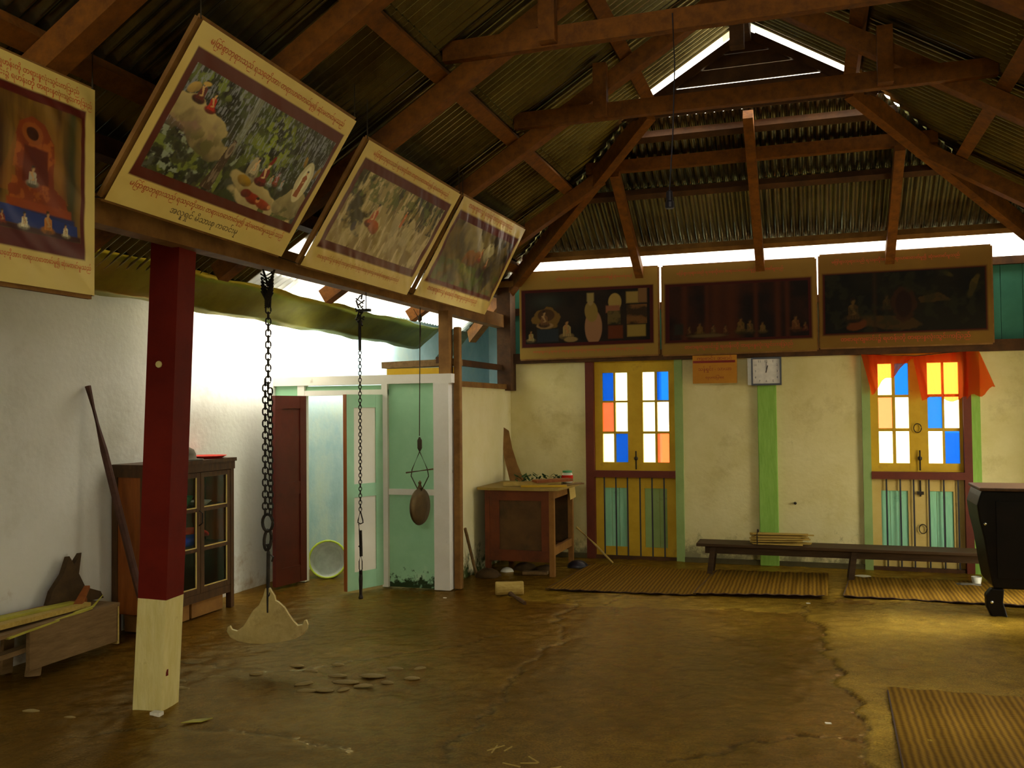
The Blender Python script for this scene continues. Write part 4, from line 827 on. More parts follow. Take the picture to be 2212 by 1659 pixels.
# ------------------------------------------------------------------ chains and gongs
def link_mesh(name, L_, W_, r):
    pts = []
    hl, hw = L_/2-W_/2, W_/2
    for a in np.linspace(0, math.pi, 6): pts.append((hw*math.cos(a), 0, hl+hw*math.sin(a)))
    for a in np.linspace(math.pi, 2*math.pi, 6): pts.append((hw*math.cos(a), 0, -hl+hw*math.sin(a)))
    pts.append(pts[0]); return MB().tube(pts, r, 6, cap=False).mesh(name, M['iron'], smooth=True)
def run(parent, me, p0, p1, pitch, twist=0):
    p0, p1 = Vector(p0), Vector(p1); d = p1-p0; n = max(1, int(d.length/pitch)); rot = d.to_track_quat('Z', 'X').to_matrix()
    for i in range(n):
        R = rot @ Matrix.Rotation(twist+(.35 if i % 2 == 0 else .35+H2), 3, 'Z'); piece('link', me, p0.lerp(p1, (i+.5)/n), parent, R.to_euler())
big = link_mesh('link', .048, .032, .0052); mid = link_mesh('link', .034, .021, .0034)
c1 = thing('chain', (-3.31, 5.04, .9), 'heavy doubled iron chain holding the spread brass gong plate', 'chain')
lash = MB()
for k in range(16):
    a = k*2.1; lash.tube([(-3.31+.06*math.sin(a)*(1-k/30), 5.04+.035*math.cos(a), 2.56-k*.008), (-3.31+.05*math.sin(a+2), 5.04+.03*math.cos(a+2), 2.52-k*.007), (-3.31+.02*math.sin(a+4), 5.04+.02*math.cos(a+4), 2.38-k*.004)], .006, 5)
lash.tube([(-3.37, 5.0, 2.74), (-3.33, 5.02, 2.55), (-3.31, 5.04, 2.46)], .008, 6).tube([(-3.24, 5.1, 2.74), (-3.28, 5.06, 2.56), (-3.31, 5.04, 2.46)], .008, 6).build('lashing', M['iron'], c1)
run(c1, big, (-3.31, 5.04, 2.44), (-3.32, 5.05, 1.80), .037)
run(c1, big, (-3.335, 5.04, 1.86), (-3.345, 5.05, .985), .037); run(c1, big, (-3.305, 5.05, 1.80), (-3.31, 5.06, .985), .037, .6)
MB().tube([(-3.33+.038*math.cos(a), 5.055, .935+.055*math.sin(a)) for a in np.linspace(0, 2*math.pi, 17)], .010, 8).build('shackle', M['iron'], c1)
MB().tube([(-3.33+.026*math.cos(a), 5.055+.01*math.sin(a), .825+.065*math.sin(a)) for a in np.linspace(0, 2*math.pi, 15)], .010, 8).build('swivel', M['iron'], c1)
MB().tube([(-3.33, 5.055, .80), (-3.325, 5.055, .74), (-3.33, 5.055, .44), (-3.33, 5.055, .36)], [.013, .012, .012, .011], 8).tube([(-3.32, 5.05, .74), (-3.28, 5.04, .72), (-3.29, 5.04, .69)], .006, 6).build('hook_rod', M['iron'], c1)
gz = [(395, 1185), (430, 1180), (440, 1200), (465, 1235), (470, 1265), (490, 1275), (530, 1310), (555, 1350), (590, 1400), (625, 1435), (655, 1430), (668, 1402), (684, 1398), (697, 1430), (690, 1460), (660, 1500), (600, 1530), (500, 1552), (380, 1565), (280, 1562), (200, 1545), (150, 1520), (125, 1480), (130, 1450), (150, 1440), (163, 1465), (200, 1475), (240, 1445), (270, 1400), (310, 1335), (350, 1300), (380, 1240)]
kz = thing('gong_plate', (-3.33, 5.055, .15), 'triangular spread brass gong plate with upturned tips on the heavy chain', 'gong')
g = MB().prism([((x-412)/3.19*.00299, (1180-y)/3.19*.00299) for x, y in gz], (-3.33, 5.055, .52), (.968, .25, 0), (0, 0, 1), .018).build('plate', M['brass'], kz, bevel=.004)
MB().tube([(-3.33+.016*math.cos(a), 5.055+.016*math.sin(a)*.3, .49+.03*math.sin(a)) for a in np.linspace(0, 2*math.pi, 11)], .006, 6).build('eye', M['iron'], kz)
c2 = thing('chain', (-3.315, 6.3, .2), 'thin single iron chain with hook hanging before the mint door', 'chain')
lash = MB()
for k in range(14):
    a = k*2.4; lash.tube([(-3.315+.035*math.sin(a), 6.3+.04*math.cos(a), 2.56-.016*k), (-3.315+.03*math.sin(a+2.2), 6.3+.03*math.cos(a+2.2), 2.52-.016*k)], .007, 5)
lash.box(-3.32, -3.22, 6.27, 6.31, 2.42, 2.44).tube([(-3.26, 6.3, 2.57), (-3.26, 6.3, 2.44)], .004, 5).tube([(-3.315, 6.3, 2.4), (-3.315, 6.3, 2.12)], .012, 7).build('lashing', M['iron'], c2)
run(c2, mid, (-3.315, 6.3, 2.14), (-3.335, 6.33, .87), .026)
MB().tube([(-3.335+q[0], 6.33, .80+q[1]) for q in ((0, .07), (-.02, .0), (-.022, -.02), (0, -.03), (.022, -.02), (.02, 0), (0, .07))], .005, 6).build('ring', M['iron'], c2)
MB().tube([(-3.35, 6.33, .77), (-3.345, 6.33, .72), (-3.335, 6.33, .70)], .005, 5).tube([(-3.335, 6.33, .72), (-3.33, 6.33, .52)], .013, 7).tube([(-3.35, 6.33, .60), (-3.325, 6.33, .565)], .008, 5).build('splice', M['iron'], c2)
MB().tube([(-3.335, 6.33, .53), (-3.348, 6.33, .48), (-3.348, 6.33, .42), (-3.335, 6.33, .40)], .004, 5).tube([(-3.335, 6.33, .53), (-3.322, 6.33, .48), (-3.322, 6.33, .42), (-3.335, 6.33, .40)], .004, 5).build('loop', M['iron'], c2)
MB().tube([(-3.335, 6.33, .41), (-3.335, 6.33, .34), (-3.335, 6.33, .22)], [.014, .016, .012], 8).lathe([(.016, 0), (.02, .01), (.012, .035)], (-3.335, 6.33, .19), 8).build('striker_rod', M['iron'], c2)
rg = thing('hanging_cord', (-3.32, 7.43, 1.3), 'thin dark cord hanging from the beam before the mint panel', 'cord')
MB().tube([(-3.3, 7.42, 2.6), (-3.31, 7.43, 2.2), (-3.32, 7.43, 1.42)], .0045, 5).build('cord', M['rope'], rg)
MB().tube([(-3.36, 7.41, 2.56), (-3.33, 7.42, 2.5), (-3.305, 7.425, 2.47), (-3.30, 7.43, 2.36), (-3.312, 7.43, 2.2)], .004, 5).lathe([(.004, 0), (.02, .02), (.02, .05), (.004, .07)], (-3.306, 7.425, 2.44), 7).build('knot', M['rope'], rg)
gg = thing('round_gong', (-3.32, 7.43, .62), 'dark round bronze gong in a rope sling with wooden rod', 'gong')
MB().lathe([(.001, -.012), (.16, -.012), (.168, 0), (.16, .012), (.09, .014), (.03, .02), (.001, .02)], (-3.32, 7.43, .79), 28, (.99, -.12, 0)).build('disc', M['bronze'], gg, smooth=True)
sl = MB()
for sx in (-1, 1): sl.tube([(-3.32, 7.43, 1.28), (-3.32+sx*.075, 7.43, 1.12), (-3.32+sx*.085, 7.43, 1.06), (-3.32+sx*.015, 7.43, .93)], .005, 5)
sl.lathe([(.005, 0), (.022, .03), (.022, .1), (.005, .13)], (-3.32, 7.43, 1.28), 7).build('sling', M['rope'], gg)
MB().tube([(-3.45, 7.42, 1.09), (-3.19, 7.43, 1.125)], .008, 6).build('rod', M['cab_dark'], gg)
MB().lathe([(.012, 0), (.025, .02), (.012, .05), (.016, .07), (.004, .085)], (-3.32, 7.43, .935), 8).build('knob', M['bronze'], gg)
lw = thing('lamp_cord', (-.72, 5.2, 2.8), 'black lamp cord with bare socket hanging from the collar beam', 'lamp cord')
MB().tube([(-.70, 5.13, 3.90), (-.69, 5.12, 3.6), (-.71, 5.14, 3.2), (-.735, 5.15, 2.88)], .004, 5).build('cord', M['black_plastic'], lw)
MB().lathe([(.008, .06), (.018, .05), (.02, 0), (.026, -.01), (.026, -.04), (.02, -.045)], (-.735, 5.15, 2.83), 12).build('socket', M['black_plastic'], lw)

# ------------------------------------------------------------------ glazed cupboard by the left wall
cb = thing('cupboard', (-4.84, 6.05, 0), 'dark wooden cupboard with glazed doors against the left wall', 'cupboard')
X0, X1, Y0, Y1 = -4.99, -4.68, 5.52, 6.60
bx('side_panel', M['cab_side'], cb, X0+.04, X1-.05, Y0+.01, Y0+.03, .15, 1.2)
for x in (X0, X1-.05): bx('corner_post', M['cab_dark'], cb, x, x+.05, Y0, Y0+.045, 0, 1.22)
for y in (Y1-.045,): bx('corner_post', M['cab_dark'], cb, X1-.05, X1, y, y+.045, 0, 1.22); bx('corner_post', M['cab_dark'], cb, X0, X0+.05, y, y+.045, 0, 1.22)
bx('side_panel', M['cab_side'], cb, X0+.04, X1-.05, Y1-.03, Y1-.01, .15, 1.2)
bx('back_panel', M['cab_dark'], cb, X0, X0+.012, Y0+.04, Y1-.04, .15, 1.2)
bx('top', M['cab_dark'], cb, X0-.0, X1+.02, Y0-.015, Y1+.015, 1.235, 1.265); bx('cornice', M['cab_dark'], cb, X0+.01, X1+.008, Y0-.005, Y1+.005, 1.17, 1.235)
bx('bottom', M['cab_dark'], cb, X0+.01, X1-.01, Y0+.03, Y1-.03, .17, .20); bx('skirt', M['cab_dark'], cb, X1-.03, X1-.005, Y0+.04, Y1-.04, .13, .19)
for z in (.545, .865): bx('shelf', M['cab_dark'], cb, X0+.012, X1-.06, Y0+.03, Y1-.03, z, z+.018)
ym = 6.16
for (a, b) in ((Y0+.045, ym-.003), (ym+.003, Y1-.045)):
    dr = bx('door', M['cab_dark'], cb, X1-.03, X1-.004, a, a+.045, .195, 1.165)
    bx('stile', M['cab_dark'], dr, X1-.03, X1-.004, b-.045, b, .195, 1.165)
    for z0, z1 in ((.195, .24), (.53, .56), (.85, .88), (1.125, 1.165)): bx('rail', M['cab_dark'], dr, X1-.03, X1-.006, a+.045, b-.045, z0, z1)
    for z0, z1 in ((.24, .53), (.56, .85), (.88, 1.125)):
        bx('pane', M['pane_dusty' if z0 < .3 else 'pane_cup'], dr, X1-.02, X1-.017, a+.043, b-.043, z0-.002, z1+.002)
        bx('bead', M['ochre_light'], dr, X1-.012, X1-.004, b-.055, b-.045, z0, z1); bx('bead', M['ochre_light'], dr, X1-.012, X1-.005, a+.045, b-.055, z0, z0+.008)
MB().tube([(X1+.0, ym-.02, .86), (X1+.03, ym-.02, .84), (X1+.03, ym-.02, .76), (X1, ym-.02, .74)], .006, 6).build('handle', M['iron'], cb)
for y, L_ in ((5.60, .46), (6.09, .40)): bx('base_box', M['cab_box'], cb, X1-.26, X1-.035, y, y+L_, .005, .128)
def dish(name, label, cat, c, prof, mat, n=24):
    o = MB().lathe(prof, c, n).build(name, mat, smooth=True); tag(o, label, cat); return o
dish('tray', 'shallow red plastic tray on top of the cupboard', 'tray', (-4.82, 6.42, 1.265), [(.001, 0), (.12, 0), (.16, .022), (.165, .024), (.155, .018), (.12, .006), (.001, .006)], M['red_plastic'], 28)
dish('felt_hat', 'grey dome-shaped hat on the cupboard behind the maroon post', 'hat', (-4.80, 6.10, 1.265), [(.15, 0), (.155, .008), (.1, .014), (.095, .05), (.08, .085), (.045, .105), (.001, .11)], M['grey_felt'])
dish('bowl', 'green plastic bowl on the cupboard top shelf', 'bowl', (-4.84, 6.10, .884), [(.05, 0), (.06, .01), (.09, .05), (.105, .085), (.108, .088), (.1, .083), (.085, .05), (.04, .01), (.001, .01)], M['green_plastic'])
dish('plate', 'white enamel plate on the cupboard top shelf', 'plate', (-4.84, 6.33, .884), [(.001, 0), (.07, 0), (.105, .03), (.11, .033), (.10, .028), (.07, .008), (.001, .008)], M['white_ware'])
for nm, lb, y, mat, z in (('folded_cloth', 'folded blue cloth on the cupboard middle shelf', 6.10, M['blue_cloth'], .564), ('folded_cloth', 'folded red cloth draped over the blue cloth in cupboard', 6.20, M['red_cloth'], .66)):
    u, v = np.meshgrid(np.linspace(-1, 1, 16), np.linspace(0, 2*math.pi, 22)); rr = (1-np.abs(u)**4*.55)
    Xc = -4.83+.10*rr*np.cos(v); Yc = y+.2*u; hh = .05 if mat is M['blue_cloth'] else .025
    Zc = z+hh+hh*rr*np.sin(v)*(1+.12*np.sin(v*5+u*4))-(0 if hh > .03 else .06*np.clip(u, 0, 1)**2)
    o = grid_object(nm, np.stack([Xc, Yc, Zc], -1), None, mat, off=Vector((-4.83, y, z))); tag(o, lb, 'cloth')
sk = MB().tube([(-4.97, 5.26, 1.85), (-4.85, 5.29, 1.38), (-4.735, 5.32, .92), (-4.62, 5.35, .46), (-4.5, 5.38, .0)], [.022, .026, .028, .028, .026], 8).build('wooden_stick', M['stick']); tag(sk, 'long rough stick leaning on the left wall beside cupboard', 'stick'); sk.name = 'leaning_stick'
# low bench with offcuts at far left
lb = thing('low_bench', (-4.75, 4.9, 0), 'rough low plank bench under offcuts at the far left wall', 'bench')
bx('top', M['raw'], lb, -4.97, -4.62, 4.2, 5.19, .30, .325); bx('apron', M['raw'], lb, -4.65, -4.62, 4.42, 5.17, .06, .30)
bx('end_board', M['raw_light'], lb, -4.96, -4.62, 5.165, 5.185, .04, .30)
MB().beam((-4.68, 4.50, 0), (-4.69, 4.56, .30), .10, .03, (1, 0, 0)).build('leg', M['raw'], lb); MB().beam((-4.9, 4.50, 0), (-4.9, 4.52, .30), .08, .03, (1, 0, 0)).build('leg', M['raw'], lb)
MB().beam((-4.75, 4.2, .16), (-4.66, 4.62, .20), .08, .03).build('brace', M['raw'], lb)
for i, (p0, p1, w, h, m, nm, lab_, ct) in enumerate([
    ((-4.72, 4.2, .36), (-4.72, 5.0, .345), .09, .03, 'bamboo', 'bamboo_stave', 'yellow bamboo slat lying along the low bench front', 'slat'),
    ((-4.84, 4.2, .37), (-4.80, 4.95, .35), .10, .04, 'palm', 'leaf_stalk', 'thick greenish leaf stalk lying on the low bench', 'stalk'),
    ((-4.92, 4.55, .345), (-4.86, 5.12, .345), .08, .03, 'cab_side', 'wood_offcut', 'orange-brown offcut lying at the bench back', 'offcut'),
    ((-4.72, 4.9, .34), (-4.82, 5.1, .44), .06, .02, 'cab_side', 'wood_offcut', 'orange-brown splinter propped up at the bench end', 'offcut'),
    ((-4.62, 4.25, .30), (-4.64, 4.95, .335), .03, .012, 'palm', 'leaf_strip', 'thin yellow strip hanging over the bench edge', 'strip')]):
    o = MB().beam(p0, p1, w, h, w1=w*.6).build(nm, M[m]); tag(o, lab_, ct)
hk = MB().prism([(-.22, 0), (-.16, .12), (-.06, .22), (.0, .33), (.03, .27), (.10, .34), (.06, .2), (.1, .1), (.22, .05), (.24, 0)], (-4.88, 5.03, .327), (.12, .99, 0), (-.15, 0, 1), .05).build('dry_husk', M['husk']); tag(hk, 'dark ragged dry leaf husk standing on low bench', 'husk')
lf = MB().tube([(-4.66, 4.82, .33), (-4.63, 4.95, .345), (-4.61, 5.02, .41)], [.012, .014, .004], 6, flat=.5).build('curled_leaf', M['palm']); tag(lf, 'small bright yellow curled leaf on low bench', 'leaf')

# ------------------------------------------------------------------ desk in the bay
dk = thing('desk', (-2.76, 8.9, 0), 'old red-brown desk with open kneehole standing in the bay', 'desk')
dx0, dx1, dy0, dy1 = -3.12, -2.40, 8.57, 9.35
for x in (dx0, dx1-.05):
    for y in (dy0, dy1-.05): bx('leg', M['desk_red'] if x == dx0 else M['cab_box'], dk, x, x+.05, y, y+.05, 0, .84)
fp = bx('side_panel', M['desk_panel'], dk, dx0+.05, dx1-.05, dy0+.02, dy0+.035, .16, .84)
for a in ((dx0+.02, dx1-.05, .14, .25), (dx0+.05, dx1-.05, .74, .84)): bx('rail', M['desk_red'], fp, a[0], a[1], dy0+.002, dy0+.03, a[2], a[3])
for a in ((dx0+.03, dx0+.15), (dx1-.13, dx1-.05)): bx('stile', M['desk_red'], fp, a[0], a[1], dy0+.004, dy0+.03, .25, .74)
bx('side_panel', M['desk_panel'], dk, dx0+.05, dx1-.05, dy1-.035, dy1-.02, .16, .84); bx('back_panel', M['desk_panel'], dk, dx0+.01, dx0+.03, dy0+.05, dy1-.05, .1, .84)
bx('apron', M['cab_box'], dk, dx1-.04, dx1-.01, dy0+.05, dy1-.05, .76, .84); bx('foot_rail', M['cab_box'], dk, dx1-.05, dx1-.01, dy0+.05, dy1-.05, .20, .28); bx('shelf', M['raw'], dk, dx0+.03, dx1-.05, dy0+.04, dy1-.04, .21, .235)
tp = MB().prism([(-.08, 0), (.05, -.04), (.6, -.04), (.76, 0), (.80, .4), (.80, .84), (-.08, .84)], (dx0, dy0-.005, .855), (1, 0, 0), (0, 1, 0), .025).build('top', M['desk_top'], dk)
def stick(name, label, cat, pts, r, mat, n=7, flat=1):
    o = MB().tube(pts, r, n, flat=flat).build(name, M[mat]); tag(o, label, cat); return o
zt = .868
o = MB().beam((-2.98, 8.74, zt+.02), (-2.42, 8.92, zt+.022), .12, .035).build('plank', M['raw_light']); tag(o, 'pale plank lying across the desk top', 'plank'); o.name = 'desk_plank'
o = MB().beam((-2.66, 8.78, zt+.05), (-2.34, 9.0, zt+.055), .16, .025).build('plank', M['cab_side']); tag(o, 'short orange-brown plank on the desk plank', 'plank'); o.name = 'desk_plank'
o = MB().beam((-2.75, 8.62, zt+.012), (-2.30, 8.70, zt+.014), .04, .02).build('lath', M['ochre']); tag(o, 'thin yellow lath at the front edge of the desk', 'lath'); o.name = 'yellow_lath'
o = MB().beam((-2.50, 8.78, zt+.01), (-2.23, 9.08, zt+.012), .06, .015).build('lath', M['raw']); tag(o, 'brown lath jutting over the right end of the desk', 'lath'); o.name = 'brown_lath'
o = MB().prism([(0, 0), (.16, 0), (.10, .18), (.06, .36), (.04, .55), (-.03, .60), (-.05, .5), (-.04, .25)], (-3.16, 9.5, .86), (.96, .25, 0), (-.12, .1, 1), .025).build('curved_board', M['timber_tan']); tag(o, 'curved brown board leaning on the wall above the desk', 'board')
gl = MB()
for k in range(110):
    x, y = random.uniform(-2.98, -2.48), random.uniform(9.1, 9.38); a = random.uniform(0, 6.3); d = Vector((math.cos(a), math.sin(a), random.uniform(.1, .7)))*random.uniform(.04, .09); s_ = Vector((-d.y, d.x, 0)).normalized()*.016; p = Vector((x, y, zt+random.uniform(.0, .07)))
    gl.add([p, p+d*.5+s_, p+d, p+d*.5-s_], [(0, 1, 2, 3)])
o = gl.build('leaf_heap', M['green_leaf']); tag(o, 'low heap of dark green leaves at the back of the desk', 'leaves', kind='stuff')
jr = thing('jar', (-2.43, 9.22, zt), 'small glass jar with red band beside the green leaves', 'jar')
MB().lathe([(.04, 0), (.055, .01), (.058, .05), (.055, .095), (.045, .11)], (-2.43, 9.22, zt), 16).build('body', M['white_ware'], jr, smooth=True); MB().lathe([(.0595, .04), (.0605, .045), (.0605, .08), (.0595, .085)], (-2.43, 9.22, zt), 16, (0, 0, 1), False).build('band', M['red_cloth'], jr); MB().lathe([(.05, .11), (.05, .13), (.02, .135)], (-2.43, 9.22, zt), 16).build('lid', M['green_plastic'], jr)
o = MB().prism([(0, 0), (.12, .02), (.15, -.14), (.03, -.16)], (-2.39, 9.12, .86), (.25, .96, 0), (0, 0, 1), .004).build('rag', M['ochre_light']); tag(o, 'small pale rag hanging off the right side of desk', 'rag')
stick('leaning_tool', 'dark tool handle leaning on the bay wall beside desk', 'handle', [(-3.19, 8.2, .50), (-3.17, 8.38, .12), (-3.16, 8.44, .0)], [.015, .016, .02], 'raw')
stick('cane', 'thin cane slanting from the desk to the floor by the glazed door', 'cane', [(-2.36, 9.3, .40), (-2.18, 9.42, .2), (-2.02, 9.52, .0)], .012, 'raw_light')
lg_ = MB().lathe([(.055, 0), (.06, .01), (.058, .15), (.06, .24), (.055, .25)], (-2.68, 7.62, .058), 14, (.93, .36, 0)).build('log', M['raw_light']); tag(lg_, 'short pale log lying on floor before the desk', 'log')
stick('club', 'dark stick with pale end lying on floor beside the log', 'stick', [(-2.52, 7.56, .03), (-2.40, 7.42, .022), (-2.30, 7.28, .02)], [.024, .02, .016], 'cab_dark')
for i, (x, y, r, m, lb_) in enumerate([(-2.95, 8.75, .05, 'white_ware', 'crumpled white rag under the left side of the desk'), (-2.80, 8.9, .09, 'husk', 'dark clod of rubbish under the middle of the desk'), (-2.58, 8.85, .08, 'husk', 'dark clod of rubbish under the right side of the desk'), (-3.05, 8.45, .10, 'husk', 'dark heap of sweepings at the bay wall foot'), (-2.32, 9.2, .09, 'black_plastic', 'dark bundle against the right foot of the desk')]):
    u, v = np.meshgrid(np.linspace(0, 2*math.pi, 18), np.linspace(0, math.pi/2, 8)); rr = r*(1+.5*(fbm(np.cos(u)*2+i*7, np.sin(u)*np.cos(v)*2+v, 70+i, 1.3, 3)-.5))
    o = grid_object('rubbish', np.stack([x+rr*np.cos(u)*np.cos(v)*1.3, y+rr*np.sin(u)*np.cos(v), rr*.8*np.sin(v)], -1), None, M[m], off=Vector((x, y, 0))); tag(o, lb_, 'rubbish', 'rubbish around the desk')
o = MB().beam((-2.75, 8.66, .015), (-2.50, 8.68, .02), .07, .03).build('wood_block', M['raw']); tag(o, 'flat wood block on the floor by the desk leg', 'block')

# ------------------------------------------------------------------ pale tub in the passage
tb = thing('plastic_tub', (-4.55, 8.0, 0), 'pale plastic tub with lime rim tipped up behind mint door', 'tub')
ax_t = Vector((.45, -.85, .25)).normalized()
MB().lathe([(.001, -.2), (.12, -.2), (.14, -.19), (.18, 0), (.172, 0), (.13, -.18), (.001, -.185)], (-4.57, 7.98, .18), 26, ax_t).build('bowl', M['tub'], tb, smooth=True)
MB().lathe([(.172, -.004), (.188, -.006), (.192, .004), (.186, .012), (.172, .008), (.172, -.004)], (-4.57, 7.98, .18), 26, ax_t, False).build('rim', M['tub_rim'], tb, smooth=True)

# ------------------------------------------------------------------ bench along the back wall
bn = thing('long_bench', (.3, 9.2, 0), 'long dark wooden bench along the back wall', 'bench')
MB().box(-1.08, 1.95, 9.02, 9.34, .285, .315).build('seat', M['bench'], bn, bevel=.005)
bx('apron', M['bench'], bn, -1.0, 1.9, 9.07, 9.09, .215, .285); bx('apron', M['bench'], bn, -1.0, 1.9, 9.27, 9.29, .215, .285)
for x in (-.94, .36, 1.75):
    for y, s_ in ((9.08, -1), (9.28, 1)): MB().beam((x+.02, y, .285), (x-.02, y+s_*.03, 0), .05, .045, (0, 1, 0)).build('leg', M['bench'], bn)
bnd = thing('bamboo_bundle', (-.3, 9.16, .315), 'bundle of split bamboo on the left part of the long bench', 'bundle')
for k in range(36):
    a = random.uniform(-.06, .06); y = 9.06+.026*(k % 8); z = .322+.024*(k//8)+random.uniform(0, .006); x = -.58+random.uniform(0, .06); L_ = random.uniform(.42, .55)
    MB().beam((x, y, z), (x+L_*math.cos(a), y+L_*math.sin(a)*.5+.02, z+random.uniform(-.004, .01)), .026, .012).build('slat', M['bamboo'], bnd)
MB().tube([(-.5, 9.04, .318), (-.5, 9.04, .42), (-.5, 9.15, .45), (-.5, 9.27, .43), (-.5, 9.28, .318)], .006, 5).build('tie', M['rope'], bnd)
dish('cup', 'small white cup on floor under the right end of the bench', 'cup', (1.42, 9.18, 0), [(.03, 0), (.035, .01), (.045, .08), (.042, .08), (.03, .012), (.001, .012)], M['white_ware'], 14)
o = stick('slipper', 'worn slipper on floor under the right end of bench', 'slipper', [(1.2, 9.12, .015), (1.28, 9.10, .02), (1.36, 9.09, .02), (1.44, 9.1, .018)], [.025, .035, .04, .025], 'grey_felt', 8, .4)
for x, y, nm in ((.22, 9.3, 'pale saucer under the middle of the bench'),): dish('saucer', nm, 'saucer', (x+.24, y, 0), [(.001, 0), (.04, 0), (.075, .018), (.07, .016), (.04, .005), (.001, .005)], M['white_ware'], 16)

# ------------------------------------------------------------------ dark cabinet cut by the right edge
cbd = thing('lacquer_cabinet', (1.75, 8.1, 0), 'tall black lacquered cabinet narrowing to its foot at right edge', 'cabinet')
prof = [(0, .975), (-.015, .93), (-.035, .86), (-.02, .74), (.01, .6), (.035, .4), (.06, .25), (.075, .22), (.8, .22), (.8, .975)]
MB().prism([(x, z) for x, z in prof], (1.265, 8.1, 0), (1, 0, 0), (0, 0, 1), .5).build('body', M['lacquer'], cbd, bevel=.012)
MB().box(1.25, 2.1, 7.83, 8.37, .975, 1.0).build('top', M['cab_dark'], cbd, bevel=.006)
MB().prism([(.05, .22), (.01, .17), (.015, .08), (.05, .0), (.16, .0), (.13, .12), (.14, .22)], (1.265, 7.88, 0), (1, 0, 0), (0, 0, 1), .09).build('foot', M['lacquer'], cbd, bevel=.01)
MB().prism([(.55, .22), (.55, 0), (.68, 0), (.7, .22)], (1.265, 7.88, 0), (1, 0, 0), (0, 0, 1), .09).build('foot', M['lacquer'], cbd, bevel=.01)
for p in ((1.315, 7.83, .12), (1.285, 7.845, .72)): MB().lathe([(.001, 0), (.014, 0), (.010, .012), (.001, .015)], p, 10, (-.3, -.9, 0)).build('glint_stud', M['chrome'], cbd)  # bright metal dots stand in for two glints on the dark cabinet
MB().box(1.36, 2.0, 7.84, 7.852, .3, .9).build('front_panel', M['lacquer'], cbd, bevel=.004)

# ------------------------------------------------------------------ mats
def mat_mat():
    m = bpy.data.materials.new('woven_straw'); nt, p = nodes(m); N = nt.nodes.new; L = nt.links.new; p.inputs['Roughness'].default_value = .8; p.inputs['Specular IOR Level'].default_value = .05
    tc = N('ShaderNodeTexCoord'); w1_ = N('ShaderNodeTexWave'); w1_.inputs['Scale'].default_value = 9; w1_.inputs['Distortion'].default_value = 1.5; L(tc.outputs['Object'], w1_.inputs['Vector'])
    w2_ = N('ShaderNodeTexWave'); w2_.bands_direction = 'Y'; w2_.inputs['Scale'].default_value = 22; w2_.inputs['Distortion'].default_value = 1; L(tc.outputs['Object'], w2_.inputs['Vector'])
    r = N('ShaderNodeValToRGB'); r.color_ramp.elements[0].color = (*srgb('50360a'), 1); r.color_ramp.elements[1].color = (*srgb('886618'), 1); L(w1_.outputs['Fac'], r.inputs[0])
    mx = N('ShaderNodeMix'); mx.data_type = 'RGBA'; mx.inputs[0].default_value = .35; L(r.outputs[0], mx.inputs[6]); r2 = N('ShaderNodeValToRGB'); r2.color_ramp.elements[0].color = (*srgb('3e280c'), 1); r2.color_ramp.elements[1].color = (*srgb('7c5e16'), 1); L(w2_.outputs['Fac'], r2.inputs[0]); L(r2.outputs[0], mx.inputs[7]); L(mx.outputs[2], p.inputs['Base Color'])
    b = N('ShaderNodeBump'); b.inputs['Strength'].default_value = .5; b.inputs['Distance'].default_value = .004; L(w2_.outputs['Fac'], b.inputs['Height']); L(b.outputs[0], p.inputs['Normal']); return m
M['mat_straw'] = mat_mat(); M['hem'] = plain('dark_mat_hem', '3a2412', rough=.9)
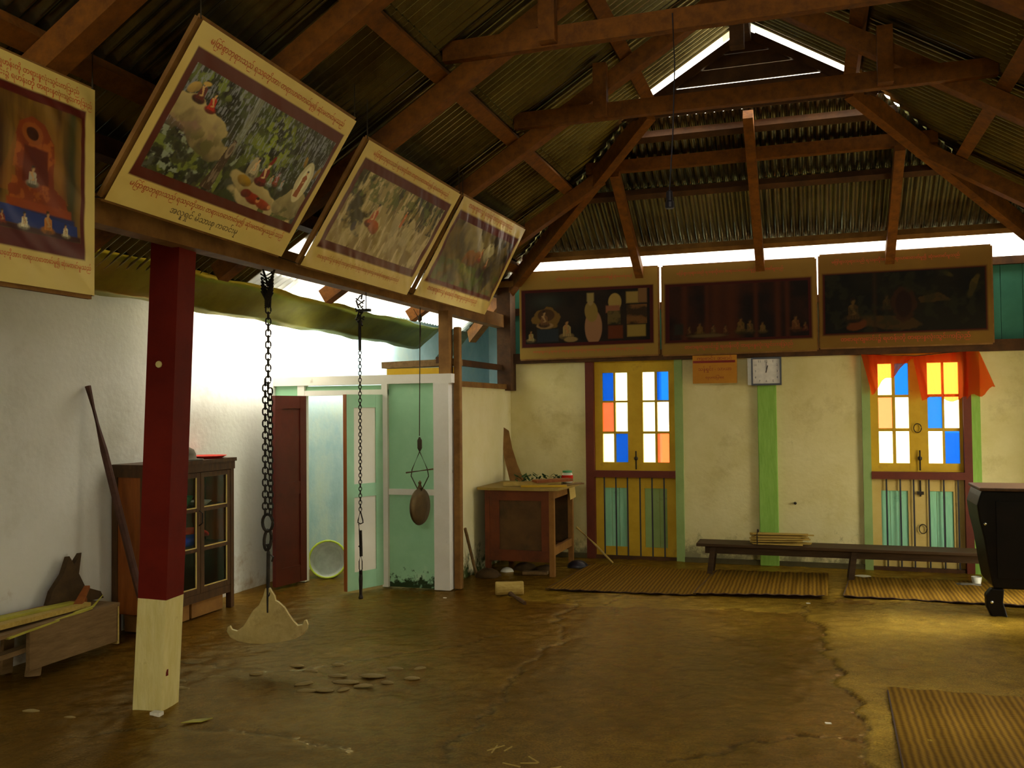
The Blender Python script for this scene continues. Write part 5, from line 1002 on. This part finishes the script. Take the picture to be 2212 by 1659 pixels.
def floor_mat(label, c, seed, amp=.004, z=.008):
    (ax_, ay_), (bx_, by_), (cx_, cy_), (dx_, dy_) = c
    t = thing('straw_mat', ((ax_+cx_)/2, (ay_+cy_)/2, 0), label, 'mat', 'straw mats')
    u, v = np.meshgrid(np.linspace(0, 1, 90), np.linspace(0, 1, 60))
    wob = .015*(fbm(u*3, v*0+seed, seed, 2, 3)-.5)
    X = (ax_*(1-u)+bx_*u)*(1-v)+(dx_*(1-u)+cx_*u)*v; Y = (ay_*(1-u)+by_*u)*(1-v)+(dy_*(1-u)+cy_*u)*v+wob
    Z = z+.012+amp*np.sin(u*60)+.010*(fbm(X, Y, seed+5, 2.5, 3)-.5)
    grid_object('weave', np.stack([X, Y, Z], -1), None, M['mat_straw'], t)
    MB().tube([(X[0, i], Y[0, i], Z[0, i]-.002) for i in range(0, 90, 3)], .007, 5, flat=.6).build('hem', M['hem'], t)
    MB().tube([(X[i, 0], Y[i, 0], Z[i, 0]-.002) for i in range(0, 60, 3)], .006, 5, flat=.6).build('hem', M['hem'], t)
floor_mat('straw mat in front of the desk, leftmost of the back row', [(-2.3, 7.92), (-.97, 8.0), (-.92, 9.2), (-2.2, 9.35)], 81)
floor_mat('straw mat before the bench left half, middle of the back row', [(-.99, 8.02), (.12, 8.22), (.15, 9.3), (-.9, 9.25)], 82, z=.018)
floor_mat('straw mat before the bench right half, rightmost of the back row', [(.25, 8.30), (1.9, 8.28), (1.9, 9.3), (.34, 9.25)], 83)
floor_mat('large straw mat in the right foreground corner', [(.36, 3.9), (2.3, 3.8), (2.3, 5.66), (.40, 5.70)], 84)

# ------------------------------------------------------------------ litter
sw = MB()
for (x, y, a, L_) in [(-1.50, 4.12, .9, .10), (-1.47, 4.1, 1.6, .09), (-1.42, 4.14, 1.2, .06), (-1.3, 4.02, .2, .08), (-1.22, 4.05, 2.5, .08), (-1.15, 4.0, .5, .05), (-1.38, 4.0, -.3, .1)]:
    d = Vector((math.cos(a), math.sin(a), 0))*L_; sw.beam(Vector((x, y, .012)), Vector((x, y, .016))+d, .006, .004)
o = sw.build('straw_wisps', M['bamboo']); tag(o, 'loose straw wisps on the floor in the foreground', 'straw', kind='stuff')
o = MB().prism([(0, 0), (.06, .03), (.16, .02), (.1, -.02)], (-3.18, 4.02, .014), (.8, .6, 0), (-.6, .8, 0), .004).build('dry_leaf', M['palm']); tag(o, 'dry leaf on the floor right of the maroon post', 'leaf')
for x, y, lb_ in ((-3.05, 7.30, 'tiny white paper scrap on floor before the white pillar'), (-2.0, 7.5, 'tiny dark scrap on floor before the leftmost straw mat'), (-.05, 7.9, 'small white paper scrap on floor between the back mats'), (.05, 4.95, 'pale wood chip on floor beside the foreground mat')):
    o = MB().prism([(0, 0), (.03, .005), (.025, .02), (-.005, .018)], (x, y, .018), (1, 0, 0), (0, 1, 0), .004).build('paper_scrap', M['husk'] if 'dark' in lb_ else M['paper']); tag(o, lb_, 'scrap')
